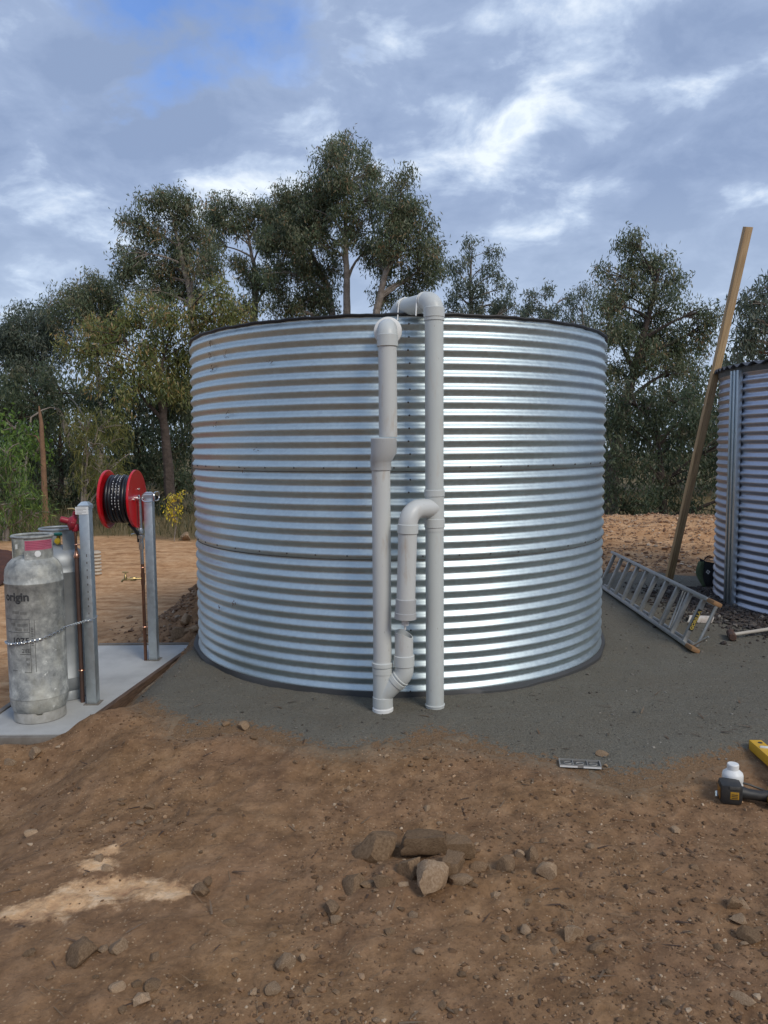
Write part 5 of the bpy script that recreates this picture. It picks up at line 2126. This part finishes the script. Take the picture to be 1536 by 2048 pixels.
def pebble_mesh(name, P, size, tint, label, cat):
    n = len(P)
    nv = len(ico_v)
    S = size[:, None] * np.stack([rng.uniform(.7, 1.2, n), rng.uniform(.6, 1.0, n), rng.uniform(.4, .8, n)], -1)
    a = rng.uniform(0, 2 * np.pi, n)
    jit = 1 + 0.28 * rng.normal(size=(n, nv, 1)).clip(-1.4, 1.4)
    L = ico_v[None] * jit * S[:, None, :]
    ca, sa = np.cos(a)[:, None], np.sin(a)[:, None]
    X = L[..., 0] * ca - L[..., 1] * sa + P[:, None, 0]
    Y = L[..., 0] * sa + L[..., 1] * ca + P[:, None, 1]
    Z = L[..., 2] + P[:, None, 2] + S[:, None, 2] * 0.25
    V = np.stack([X, Y, Z], -1).reshape(-1, 3)
    Fq = (ico_f[None] + (np.arange(n) * nv)[:, None, None]).reshape(-1, 3)
    T = np.repeat(tint, nv, 0)
    o = np_mesh(name, V, Fq, M['pebbles'], tint=('tint', T), smooth=False)
    return tag(o, label, cat, kind='stuff')


n = 15000
yy = 1.75 + (4.4 - 1.75) * rng.random(n) ** 1.35
xx = (rng.random(n) * 2 - 1) * (0.56 * yy + 0.15)
dn = fbm(xx * 1.6, yy * 1.6, 3, 71)
ok = (pad_t(xx, yy) < 0.002) & (rng.random(n) < sstep(-0.7, 0.7, dn)) & ~in_slab(xx, yy, 0.08)
xx, yy = xx[ok], yy[ok]
n = len(xx)
sz_ = 0.0022 + rng.exponential(0.0028, n).clip(0, 0.011)
base_c = np.array([[0.125, 0.078, 0.046], [0.19, 0.122, 0.076], [0.30, 0.21, 0.14], [0.10, 0.066, 0.045], [0.42, 0.34, 0.26]])
pick_ = rng.choice(5, n, p=[.34, .30, .15, .16, .05])
pebble_mesh('pebbles', np.stack([xx, yy, hdirt(xx, yy)], -1), sz_, np.array([1.2, 1.12, 1.0]) * base_c[pick_] * rng.uniform(.75, 1.25, (n, 1)), 'countless small pebbles and crumbs over the brown foreground dirt', 'pebbles')
# grey chips on the pad
n = 9000
yy = rng.uniform(3.5, 8.5, n)
xx = rng.uniform(-1.7, 4.0, n)
ok = (pad_t(xx, yy) > 0.004) & (np.hypot(xx - TC.x, yy - TC.y) > TR + 0.05) & (np.abs(xx) < 0.53 * yy + 0.2)
xx, yy = xx[ok], yy[ok]
n = len(xx)
base_g = np.array([[0.12, 0.117, 0.105], [0.17, 0.165, 0.145], [0.07, 0.07, 0.065], [0.27, 0.26, 0.23]])
pebble_mesh('grey_chips', np.stack([xx, yy, hpad(xx, yy)], -1), 0.002 + rng.exponential(0.0022, n).clip(0, 0.012), base_g[rng.choice(4, n, p=[.4, .35, .19, .06])] * rng.uniform(.8, 1.2, (n, 1)), 'fine grey stone chips over the crusher dust pad', 'gravel')
# dark drainage gravel round the second tank
n = 6500
ang = rng.uniform(R(150), R(300), n)
rad_ = T2R + 0.01 + np.abs(rng.normal(0, 0.30, n))
xx, yy = T2C.x + rad_ * np.cos(ang), T2C.y + rad_ * np.sin(ang)
ok = (rad_ < T2R + 1.3) & (yy > 4.6) & (np.abs(xx) < 0.56 * yy + 0.2)
xx, yy, rad_ = xx[ok], yy[ok], rad_[ok]
n = len(xx)
base_d = np.array([[0.028, 0.029, 0.033], [0.055, 0.055, 0.057], [0.095, 0.092, 0.088], [0.20, 0.19, 0.175]])
pebble_mesh('dark_gravel', np.stack([xx, yy, hz(xx, yy) + 0.004 + 0.03 * np.exp(-((rad_ - T2R) / 0.2) ** 2) * rng.random(n)], -1), 0.007 + rng.exponential(0.008, n).clip(0, 0.022), base_d[rng.choice(4, n, p=[.4, .38, .18, .04])] * rng.uniform(.8, 1.2, (n, 1)), 'dark blue-grey drainage gravel round the foot of the second tank', 'gravel')
# rubble on the bank behind and on the soil heap
n = 9000
yy = rng.uniform(9.2, 13.3, n)
xx = rng.uniform(2.0, 6.6, n)
P = np.stack([xx, yy, hz(xx, yy)], -1)
szr = 0.005 + rng.exponential(0.008, n).clip(0, 0.04)
n2 = 1800
x2_, y2_ = rng.normal(-1.6, 0.42, n2), rng.normal(7.05, 0.45, n2)
ok = (np.hypot(x2_ - TC.x, y2_ - TC.y) > TR + 0.04) & ~in_slab(x2_, y2_, 0.06)
P2 = np.stack([x2_[ok], y2_[ok], hz(x2_[ok], y2_[ok])], -1)
P = np.vstack([P, P2])
szr = np.concatenate([szr, 0.005 + rng.exponential(0.008, ok.sum()).clip(0, 0.03)])
base_r = np.array([[0.36, 0.22, 0.13], [0.48, 0.32, 0.20], [0.25, 0.14, 0.08], [0.66, 0.52, 0.38]])
n = len(P)
tr_ = base_r[rng.choice(4, n, p=[.38, .30, .22, .10])]
tr_[9000:] *= 0.62
pebble_mesh('bank_rubble', P, szr, tr_ * rng.uniform(.8, 1.2, (n, 1)), 'orange-brown rubble and soil crumbs on the bank and heap behind the tank', 'rubble')


# ------------------------------------------------------------------ straw, twigs and dry grass
def blades(name, P, Lr, wr, lean, material, label, cat, tint=None, droop=0.3):
    n = len(P)
    L = rng.uniform(*Lr, n)
    w = rng.uniform(*wr, n)
    a = rng.uniform(0, 2 * np.pi, n)
    le = np.abs(rng.normal(lean[0], lean[1], n)).clip(0, 1.5)
    d = np.stack([np.sin(le) * np.cos(a), np.sin(le) * np.sin(a), np.cos(le)], -1)
    s_ = np.stack([-np.sin(a), np.cos(a), np.zeros(n)], -1)
    mid_ = P + d * L[:, None] * 0.55
    tip = P + d * L[:, None] + np.stack([np.cos(a), np.sin(a), -0.6 * np.ones(n)], -1) * (L * droop)[:, None] * 0.5
    tip[:, 2] = np.maximum(tip[:, 2], P[:, 2] + 0.002)
    V = np.stack([P - s_ * w[:, None] / 2, P + s_ * w[:, None] / 2, mid_ + s_ * w[:, None] * .4, mid_ - s_ * w[:, None] * .4, tip], 1).reshape(-1, 3)
    b = np.arange(n)[:, None] * 5
    q4 = np.concatenate([b + 0, b + 1, b + 2, b + 3], 1)
    q3 = np.concatenate([b + 3, b + 2, b + 4, b + 4], 1)
    tri = np.concatenate([np.stack([q4[:, 0], q4[:, 1], q4[:, 2]], -1), np.stack([q4[:, 0], q4[:, 2], q4[:, 3]], -1), q3[:, :3]], 0)
    T = None
    if tint is not None:
        T = ('tint', np.repeat(tint, 5, 0))
    o = np_mesh(name, V, tri, material, tint=T)
    return tag(o, label, cat, kind='stuff')


pp = []
for (px, py, s_, n) in ((1230, 1855, 0.12, 40), (1120, 1645, 0.12, 40), (1300, 1620, 0.14, 30), (1260, 1575, 0.10, 30), (80, 1990, 0.04, 8), (1480, 1700, 0.12, 25), (950, 1560, 0.2, 25), (330, 1480, 0.2, 25), (700, 1900, 0.5, 45), (1250, 1780, 0.25, 40)):
    c = G(px, py)
    for _ in range(n):
        x, y = random.gauss(c.x, s_), random.gauss(c.y, s_ * 0.8)
        pp.append((x, y, float(hz(x, y)) + 0.003))
blades('dry_straw', np.array(pp), (0.03, 0.10), (0.0012, 0.0028), (1.35, 0.12), M['straw'], 'wisps of dry straw lying on the foreground dirt', 'straw', droop=0.1)
# fallen gum leaves and twigs
nl = 130
yy = rng.uniform(1.9, 4.6, nl)
xx = (rng.random(nl) * 2 - 1) * 0.5 * yy
lc = np.array([[0.20, 0.13, 0.08], [0.28, 0.20, 0.13], [0.12, 0.075, 0.05]])
blades('leaf_litter', np.stack([xx, yy, hz(xx, yy) + 0.004], -1), (0.03, 0.085), (0.004, 0.011), (1.45, 0.08), M['leaf'], 'fallen dry gum leaves and twigs on the foreground dirt', 'leaf litter', lc[rng.choice(3, nl)] * rng.uniform(.8, 1.2, (nl, 1)), droop=0.05)
# dry grass and weeds at the tree line
n = 26000
yy = rng.uniform(13.0, 24, n)
xx = rng.uniform(-15, 15, n)
ok = (rng.random(n) < sstep(-0.6, 1.2, yy - (np.where(xx < 0, 14.0, 13.4) + 0.9 * fbm(xx * 0.7, yy * 0.7, 3, 31)))) & (np.abs(xx) < 0.6 * yy) & ~((xx > 1.5) & (yy < 15))
xx, yy = xx[ok], yy[ok]
n = len(xx)
gc = np.array([[0.20, 0.155, 0.075], [0.28, 0.215, 0.11], [0.10, 0.10, 0.04], [0.065, 0.08, 0.03]])
blades('dry_grass', np.stack([xx, yy, hz(xx, yy) - 0.01], -1), (0.12, 0.42), (0.006, 0.014), (0.35, 0.25), M['leaf'], 'dry grass and weeds along the edge of the trees', 'grass', gc[rng.choice(4, n, p=[.3, .2, .3, .2])] * rng.uniform(.8, 1.2, (n, 1)))

# ------------------------------------------------------------------ trees
PAL = {
    'euc': ([[0.052, 0.066, 0.036], [0.078, 0.088, 0.050], [0.105, 0.098, 0.058], [0.150, 0.098, 0.052], [0.038, 0.052, 0.034]], [.34, .32, .20, .05, .09]),
    'olive': ([[0.075, 0.088, 0.028], [0.110, 0.112, 0.040], [0.145, 0.125, 0.048], [0.17, 0.11, 0.048], [0.055, 0.068, 0.028]], [.30, .28, .20, .08, .14]),
    'dark': ([[0.030, 0.042, 0.024], [0.044, 0.055, 0.030], [0.060, 0.066, 0.036], [0.075, 0.065, 0.038]], [.34, .32, .24, .10]),
    'yel': ([[0.30, 0.24, 0.02], [0.38, 0.28, 0.03], [0.20, 0.18, 0.03]], [.4, .3, .3]),
    'cas': ([[0.085, 0.085, 0.022], [0.125, 0.110, 0.034], [0.060, 0.068, 0.020]], [.4, .3, .3]),
    'green': ([[0.050, 0.085, 0.018], [0.078, 0.120, 0.026], [0.110, 0.150, 0.034], [0.036, 0.060, 0.018]], [.35, .25, .15, .25]),
    'blue': ([[0.050, 0.064, 0.046], [0.072, 0.084, 0.060], [0.095, 0.098, 0.072], [0.040, 0.050, 0.040]], [.36, .3, .16, .18]),
}


def leaves(C, n_per, L0, W0, pal, spread, hang=0.85):
    """C = sprig centres (m,3); returns vertices, quads, tint"""
    m = len(C)
    if m == 0:
        return np.zeros((0, 3)), np.zeros((0, 4), int), np.zeros((0, 3))
    cols, pr = PAL[pal]
    cols = np.array(cols)
    ct = np.array([2.3, 2.35, 2.3]) * cols[rng.choice(len(cols), m, p=pr)] * rng.uniform(.8, 1.2, (m, 1))
    n = m * n_per
    ci = np.repeat(np.arange(m), n_per)
    off = rng.normal(0, 1, (n, 3)).clip(-1.7, 1.7) * np.array([spread, spread, spread * 1.15])
    P = C[ci] + off
    d = rng.normal(0, 1, (n, 3)) * 0.55
    d[:, 2] -= hang
    d /= np.linalg.norm(d, axis=1, keepdims=True)
    s_ = np.cross(d, rng.normal(0, 1, (n, 3)))
    s_ /= np.linalg.norm(s_, axis=1, keepdims=True) + 1e-9
    L = L0 * rng.uniform(.65, 1.3, n)[:, None]
    w = W0 * rng.uniform(.7, 1.3, n)[:, None]
    V = np.stack([P, P + d * L * 0.45 + s_ * w / 2, P + d * L, P + d * L * 0.45 - s_ * w / 2], 1).reshape(-1, 3)
    T = np.repeat(ct[ci] * rng.uniform(.82, 1.18, (n, 1)), 4, 0)
    Q = np.arange(n * 4).reshape(n, 4)
    return V, Q, T


def limb_pts(a, b, sag, n=6):
    a, b = Vector(a), Vector(b)
    out_ = []
    side = Vector((random.uniform(-1, 1), random.uniform(-1, 1), 0)) * (b - a).length * 0.10
    for i in range(n + 1):
        f = i / n
        p_ = a.lerp(b, f) + side * math.sin(f * math.pi) + Vector((0, 0, sag * math.sin(f * math.pi) * (b - a).length))
        out_.append(p_)
    return out_


def tree(name, label, D, trunk_px, puffs, pal, group, r0=0.16, leafL=0.135, leafW=0.032, dens=0.82, bark='bark', subs=17, sprig=0.135, nleaf=17, cat='tree', depth=1.0, twig=True, extra_px=0.0):
    bx_ = atY(trunk_px[0][0], trunk_px[0][1], D).x
    bz = float(hz(bx_, D))
    root = empty(name, (bx_, D, bz), label, cat, group)
    org = Vector((bx_, D, bz))
    tp = [Vector((bx_, D, bz - 0.15))]
    for i, (px, py) in enumerate(trunk_px[1:]):
        q = atY(px, py, D)
        q.y += random.uniform(-.25, .25)
        tp.append(q)
    # smooth trunk
    tpts = []
    for i in range(len(tp) - 1):
        for f in np.linspace(0, 1, 5, endpoint=False):
            tpts.append(tp[i].lerp(tp[i + 1], float(f)) + Vector((random.uniform(-.015, .015), random.uniform(-.015, .015), 0)))
    tpts.append(tp[-1])
    nT = len(tpts)
    rr = [r0 * (1 - 0.86 * (i / (nT - 1)) ** 0.9) for i in range(nT)]
    mb = MB()
    mb.tube([q - org for q in tpts], rr, 9)
    mb.build('trunk', M[bark], root)
    lm = MB()
    Cs = []
    for (px, py, rx, ry) in puffs:
        c = atY(px, py, D)
        s = D / F
        ax_, az_ = rx * s * 1.08, ry * s * 1.08
        ay_ = (ax_ + az_) / 2 * depth
        c.y += random.uniform(-0.5, 0.5) * ay_ * 1.6 * (1 if depth else 0)
        # limb from a lower trunk point
        cand = [i for i, q in enumerate(tpts) if q.z < c.z - 0.15] or [nT // 2]
        j = min(cand, key=lambda i: (tpts[i] - c).length + 0.35 * abs(i - cand[-1]) * 0)
        j = max(0, j - random.randint(0, 2))
        r1 = min(rr[j] * 0.6, 0.075)
        lp_ = limb_pts(tpts[j], c + Vector((0, 0, az_ * 0.25)), 0.05)
        lm.tube([q - org for q in lp_], [r1 * (1 - 0.75 * i / 6) for i in range(7)], 6, cap=False)
        # sub clumps on the shell
        ns = max(4, int(subs * (0.6 + 0.4 * random.random())))
        for _ in range(ns):
            v = Vector((random.gauss(0, 1), random.gauss(0, 1), random.gauss(0.25, 0.9))).normalized()
            k_ = random.uniform(0.35, 1.18)
            sc_ = c + Vector((v.x * ax_ * k_, v.y * ay_ * k_, v.z * az_ * k_))
            if twig:
                lm.tube([q - org for q in limb_pts(lp_[4], sc_, 0.06, 3)], [0.018, 0.014, 0.010, 0.006], 4, cap=False)
            cr = 0.30 * (ax_ * ay_ * az_) ** (1 / 3) * random.uniform(.75, 1.25)
            m_ = max(3, int(dens * 30 * cr * cr / 0.09 * (0.15 / leafL) ** 0.5))
            q = rng.normal(0, 1, (m_, 3))
            q /= np.linalg.norm(q, axis=1, keepdims=True)
            q[:, 2] = np.where(q[:, 2] < -0.2, np.abs(q[:, 2]), q[:, 2])
            q *= (rng.random((m_, 1)) ** 0.35) * cr
            q[:, 2] = q[:, 2] * 0.8 - rng.random(m_) ** 1.5 * 1.15 * cr + 0.1 * cr
            Cs.append(np.array(sc_) + q)
    lm.build('limbs', M[bark], root)
    C = np.vstack(Cs)
    V, Q, T = leaves(C, nleaf, leafL, leafW, pal, sprig)
    V = V - np.array(org)
    np_mesh('crown', V, Q, M['leaf'], root, tint=('tint', T))
    return len(Q)


EU = 'eucalypts behind the tank'
tot = 0
tot += tree('eucalyptus_tree', 'tallest eucalypt, straight trunk and pointed crown behind the tank centre', 24, [(690, 1040), (694, 640), (693, 520), (690, 420), (687, 310)],
            [(688, 298, 34, 26), (662, 340, 42, 34), (718, 350, 40, 36), (690, 385, 58, 36), (640, 395, 36, 36), (738, 405, 34, 34), (655, 440, 46, 34), (722, 455, 40, 32), (618, 450, 36, 36), (640, 500, 45, 34), (745, 500, 30, 30)], 'euc', EU)
tot += tree('eucalyptus_tree', 'eucalypt with a narrow crown just right of the tallest one', 23, [(742, 1040), (748, 650), (768, 560), (790, 480), (803, 380)],
            [(803, 370, 28, 28), (818, 412, 36, 34), (782, 425, 38, 36), (836, 455, 36, 36), (790, 470, 44, 34), (850, 500, 36, 34), (805, 515, 44, 32), (760, 530, 30, 32), (862, 535, 26, 32), (830, 560, 44, 28), (778, 590, 26, 22)], 'euc', EU)
tot += tree('eucalyptus_tree', 'broad dark eucalypt crown just left of the tallest tree', 25, [(672, 1040), (668, 650), (655, 570), (620, 500), (590, 440)],
            [(572, 405, 36, 24), (600, 400, 30, 28), (560, 440, 38, 34), (600, 455, 42, 34), (548, 490, 30, 36), (590, 510, 46, 38), (630, 545, 42, 38), (568, 560, 42, 40), (600, 600, 44, 34), (646, 600, 30, 30), (560, 620, 34, 28)], 'euc', EU)
tot += tree('eucalyptus_tree', 'airy eucalypt with sky gaps between the two left-hand crowns', 26, [(505, 1040), (507, 650), (515, 560), (500, 500), (490, 440)],
            [(440, 425, 28, 22), (475, 418, 36, 22), (515, 420, 36, 22), (425, 455, 24, 34), (462, 455, 34, 24), (505, 455, 32, 24), (540, 440, 20, 34), (535, 490, 20, 36), (428, 500, 22, 28), (480, 540, 26, 26), (515, 555, 22, 34), (545, 555, 20, 30), (495, 620, 36, 22)], 'euc', EU, dens=0.8)
tot += tree('eucalyptus_tree', 'rounded eucalypt with drooping foliage above the left rim of the tank', 22.5, [(395, 1040), (388, 650), (380, 580), (362, 500), (345, 430)],
            [(352, 402, 36, 20), (315, 415, 30, 26), (385, 425, 28, 30), (345, 435, 38, 28), (270, 450, 22, 24), (300, 470, 30, 24), (395, 470, 30, 34), (355, 490, 40, 30), (262, 520, 30, 34), (250, 548, 16, 24), (305, 535, 40, 34), (352, 545, 46, 34), (400, 545, 34, 36), (300, 585, 36, 24), (365, 590, 42, 28)], 'euc', EU)
tot += tree('eucalyptus_tree', 'yellow-green drooping eucalypt in front of the others, left of the tank', 18.5, [(345, 1050), (330, 860), (322, 760), (330, 690)],
            [(445, 590, 38, 24), (400, 625, 46, 32), (452, 630, 36, 30), (300, 622, 46, 28), (345, 650, 50, 34), (262, 650, 40, 30), (400, 675, 40, 34), (180, 672, 44, 32), (228, 690, 48, 34), (150, 705, 32, 26), (300, 705, 56, 40), (360, 725, 44, 40), (215, 740, 52, 36), (270, 770, 56, 38), (340, 790, 44, 40), (480, 630, 30, 30)], 'olive', EU, subs=12, r0=0.15, bark='bark_dark')
tot += tree('eucalyptus_tree', 'brownish eucalypt on the left skyline, lower than the tank-side crowns', 25, [(200, 1040), (205, 850), (196, 740), (186, 650)],
            [(200, 572, 36, 20), (165, 585, 34, 22), (228, 592, 26, 28), (130, 605, 26, 22), (190, 620, 44, 28), (150, 640, 36, 26), (235, 632, 26, 30), (205, 660, 36, 28)], 'euc', EU)
tot += tree('eucalyptus_tree', 'grey-brown eucalypt at the far left edge with dark leaning trunk', 26, [(165, 1040), (140, 880), (105, 780), (70, 700)],
            [(75, 630, 40, 22), (40, 645, 30, 24), (105, 650, 34, 28), (10, 668, 28, 24), (60, 680, 44, 30), (115, 690, 36, 28), (15, 710, 36, 30), (70, 730, 48, 32), (-25, 690, 40, 40), (-40, 740, 50, 40)], 'blue', EU)
UN = 'dark understorey trees'
tot += tree('understorey_tree', 'dark understorey tree behind the gas bottles and dead trunk', 21, [(120, 1045), (118, 950), (120, 830)],
            [(60, 780, 60, 40), (130, 780, 56, 40), (30, 830, 54, 44), (100, 840, 56, 46), (165, 830, 50, 46), (60, 900, 54, 44), (130, 910, 54, 46), (20, 950, 50, 50), (100, 970, 56, 46), (170, 980, 40, 40), (50, 1020, 60, 34), (140, 1025, 50, 30), (-40, 860, 60, 70), (-50, 980, 60, 60)], 'dark', UN, subs=10, bark='bark_dark', r0=0.12)
tot += tree('understorey_tree', 'dark understorey tree behind the red hose reel', 20, [(285, 1050), (280, 950), (275, 850)],
            [(210, 800, 50, 40), (275, 815, 54, 44), (345, 830, 54, 50), (395, 800, 40, 60), (235, 870, 50, 44), (300, 890, 54, 46), (365, 900, 44, 50), (240, 945, 50, 44), (310, 960, 54, 46), (375, 980, 36, 50), (250, 1015, 50, 34), (325, 1025, 54, 30), (390, 1035, 30, 24)], 'dark', UN, subs=10, bark='bark_dark', r0=0.12)
tot += tree('wattle_bush', 'feathery olive-yellow bush left of the red hose reel', 15.6, [(167, 1052), (170, 960), (178, 880)],
            [(175, 850, 34, 24), (215, 850, 30, 26), (155, 880, 28, 26), (200, 890, 38, 30), (235, 880, 26, 26), (165, 925, 32, 28), (210, 935, 38, 28), (185, 960, 32, 24), (228, 960, 22, 20)], 'cas', 'bushes along the tree line', r0=0.05, leafL=0.20, leafW=0.012, subs=9, sprig=0.13, nleaf=16, cat='bush', dens=1.1)
tot += tree('leafy_bush', 'bright green bush at the left edge behind the gas bottles', 13.8, [(10, 1075), (12, 1000), (15, 930)],
            [(10, 905, 30, 24), (40, 930, 30, 26), (-10, 940, 34, 34), (25, 965, 38, 32), (60, 985, 28, 28), (-5, 1000, 40, 34), (35, 1015, 40, 30), (75, 1025, 24, 24), (10, 1050, 46, 24)], 'green', 'bushes along the tree line', r0=0.05, leafL=0.14, leafW=0.014, subs=9, sprig=0.12, nleaf=16, cat='bush')
tot += tree('leafy_bush', 'broad-leaved yellow-green bush left of the dead trunk', 16, [(42, 1060), (40, 960), (45, 890)],
            [(30, 850, 30, 18), (62, 868, 26, 18), (15, 885, 28, 20), (52, 895, 26, 18), (70, 905, 16, 14)], 'green', 'bushes along the tree line', r0=0.04, leafL=0.10, leafW=0.05, subs=8, sprig=0.14, nleaf=9, cat='bush', dens=0.7)
RT = 'eucalypts on the right'
tot += tree('eucalyptus_tree', 'big spreading eucalypt with a thick dark trunk between the two tanks', 21.5, [(1222, 1045), (1228, 950), (1250, 830), (1272, 720), (1300, 620), (1315, 540)],
            [(1262, 478, 24, 14), (1322, 520, 34, 26), (1285, 535, 34, 26), (1230, 550, 32, 28), (1345, 565, 24, 24), (1255, 590, 40, 30), (1305, 590, 40, 28), (1215, 620, 28, 30), (1345, 625, 42, 28), (1395, 632, 36, 24), (1275, 645, 44, 30), (1405, 665, 26, 28), (1330, 680, 48, 32), (1225, 680, 34, 30), (1380, 705, 36, 30), (1290, 720, 44, 32), (1235, 740, 40, 32), (1350, 745, 40, 30)], 'euc', RT, r0=0.24, bark='bark_dark')
tot += tree('understorey_tree', 'dark understorey tree beside the timber beam', 19, [(1330, 1055), (1325, 950), (1318, 850)],
            [(1240, 790, 44, 40), (1295, 800, 44, 40), (1350, 800, 44, 40), (1405, 790, 36, 40), (1255, 860, 44, 42), (1315, 870, 46, 42), (1375, 870, 42, 44), (1420, 870, 26, 44), (1235, 930, 30, 40), (1290, 945, 44, 42), (1350, 950, 44, 42), (1405, 955, 32, 44), (1275, 1010, 44, 30), (1335, 1020, 44, 28), (1395, 1025, 40, 28), (1450, 900, 40, 60), (1460, 1000, 40, 50), (1230, 1010, 30, 34)], 'dark', UN, subs=10, bark='bark_dark', r0=0.13)
tot += tree('eucalyptus_tree', 'thin distant eucalypt with tufted top just right of the bent riser pipe', 33, [(945, 1010), (945, 640), (940, 570), (945, 500)],
            [(945, 488, 20, 10), (988, 505, 18, 14), (938, 520, 24, 14), (905, 545, 18, 20), (965, 540, 20, 16), (1000, 545, 18, 10), (955, 575, 28, 20), (1008, 580, 30, 20), (915, 595, 28, 24), (985, 610, 38, 22), (940, 625, 38, 20), (1030, 615, 28, 20), (895, 625, 26, 24)], 'blue', RT, subs=7, leafL=0.17, leafW=0.045)
tot += tree('eucalyptus_tree', 'small distant eucalypt on the skyline over the right rim of the tank', 35, [(1100, 1010), (1098, 680), (1092, 620)],
            [(1090, 588, 26, 12), (1060, 598, 18, 16), (1128, 592, 24, 12), (1080, 615, 30, 16), (1115, 620, 28, 14), (1060, 640, 28, 18), (1150, 645, 26, 16)], 'blue', RT, subs=6, dens=0.8, leafL=0.17, leafW=0.045)
tot += tree('eucalyptus_tree', 'sparse wispy eucalypt left of the big spreading one', 30, [(1165, 1010), (1168, 680), (1166, 610)],
            [(1163, 585, 18, 14), (1178, 600, 14, 14), (1150, 612, 16, 14), (1185, 645, 34, 22), (1140, 655, 30, 20), (1205, 670, 30, 24), (1165, 680, 40, 22), (1195, 720, 36, 40), (1190, 790, 36, 50)], 'blue', RT, subs=6, dens=0.75, leafL=0.16, leafW=0.034)
tot += tree('eucalyptus_tree', 'near eucalypt with large leaves over the second tank at the right edge', 13.5, [(1640, 1060), (1630, 850), (1600, 700), (1560, 620)],
            [(1525, 578, 26, 24), (1500, 612, 26, 18), (1535, 625, 30, 24), (1490, 650, 26, 18), (1520, 668, 32, 24), (1480, 682, 20, 14), (1500, 705, 30, 20), (1545, 700, 34, 28), (1570, 600, 40, 40), (1590, 660, 50, 50)], 'blue', RT, subs=9, sprig=0.11, leafL=0.13, leafW=0.026, dens=0.9)
tot += tree('eucalyptus_tree', 'tiny far eucalypt peeping over the roof of the second tank', 42, [(1472, 960), (1472, 760), (1474, 725)],
            [(1476, 716, 14, 6), (1452, 728, 10, 6), (1490, 732, 10, 5), (1468, 738, 20, 8), (1440, 745, 16, 10), (1500, 745, 20, 8)], 'blue', RT, subs=5, leafL=0.2, leafW=0.05)

# yellow sapling beside the tank
tot += tree('sapling', 'slender yellow-leaved sapling left of the tank', 13.6, [(347, 1068), (346, 1040), (345, 1005)],
            [(334, 1012, 6, 9), (341, 1000, 6, 9), (357, 998, 6, 9), (362, 990, 4, 6), (344, 1022, 7, 8), (356, 1018, 6, 8), (336, 1030, 5, 6), (350, 1036, 6, 6)], 'yel', None, r0=0.010, leafL=0.06, leafW=0.022, subs=6, sprig=0.035, nleaf=3, cat='sapling', dens=1.6)

# dead trunk
D = 15.2
q0 = atY(92, 1062, D)
zb0 = float(hz(q0.x, D))
dt = empty('dead_trunk', (q0.x, D, zb0), 'bare orange-brown dead trunk standing behind the gas bottles', 'tree trunk')
org = Vector((q0.x, D, zb0))
pts = [Vector((q0.x, D, zb0 - 0.1))] + [atY(px, py, D) for px, py in ((90, 1010), (88, 960), (86, 910), (84, 880), (83, 850), (80, 828), (78, 812))]
MB().tube([q - org for q in pts], [0.075, 0.062, 0.055, 0.050, 0.046, 0.040, 0.028, 0.012], 9).build('trunk', M['dead_wood'], dt)
MB().tube([atY(83, 890, D) - org, atY(78, 882, D) - org, atY(74, 874, D) - org, atY(70, 871, D) - org, atY(65, 872, D) - org], [0.018, 0.014, 0.011, 0.008, 0.004], 6).build('branch', M['dead_wood'], dt)
# pale bare branches in the understorey
for i, (lab_, pl, D) in enumerate((('pale bare fallen branch right of the feathery bush', [(222, 938), (236, 925), (246, 916), (262, 905)], 17.5),
                                   ('bare arching branch above the dead trunk', [(62, 835), (85, 820), (100, 815), (118, 818), (130, 832)], 18.5),
                                   ('long bare leaning branch crossing above the feathery bush', [(176, 845), (160, 820), (150, 805), (138, 795)], 18.8))):
    q = [atY(px, py, D + 0.3 * j) for j, (px, py) in enumerate(pl)]
    gx_ = q[0].x - 0.25
    q.insert(0, (q[0] + Vector((gx_, D, float(hz(gx_, D))))) / 2 + Vector((-0.06, 0, 0)))
    q.insert(0, Vector((gx_, D, float(hz(gx_, D)) - 0.02)))
    o0 = q[0]
    b = MB().tube([v - o0 for v in q], [0.028 * (1 - 0.7 * j / (len(q) - 1)) for j in range(len(q))], 6).build('bare_branch', M['bark'])
    b.location = o0
    tag(b, lab_, 'branch')

# far wood behind everything: one mass of foliage
Cs = []
spots = []
for i in range(190):
    x = random.uniform(-46, 46)
    hgt = 4.0 + 1.6 * float(vnoise(x * 0.25, 3.3, 0, 5)) + (1.6 if x < -8 else 0) + (0.6 if x > 9 else 0)
    spots.append((x, random.uniform(36, 46), hgt))
for i in range(150):
    a = random.uniform(R(95), R(445 - 180))
    d = random.uniform(24, 32)
    spots.append((d * math.sin(a), d * math.cos(a), 5.5 + 2.5 * float(vnoise(a * 6, 0.5, 0, 6))))
for (x, y, hgt) in spots:
    m_ = 70
    q = rng.normal(0, 1, (m_, 3))
    q /= np.linalg.norm(q, axis=1, keepdims=True)
    q *= rng.random((m_, 1)) ** 0.4
    Cs.append(np.array([x, y, -0.6 + hgt * 0.55]) + q * np.array([1.9, 1.5, hgt * 0.62]))
V, Q, T = leaves(np.vstack(Cs), 9, 0.34, 0.11, 'dark', 0.4)
o = np_mesh('far_wood', V, Q, M['leaf'], tint=('tint', T))
tag(o, 'distant mass of dark woodland round the clearing', 'woodland', kind='stuff')
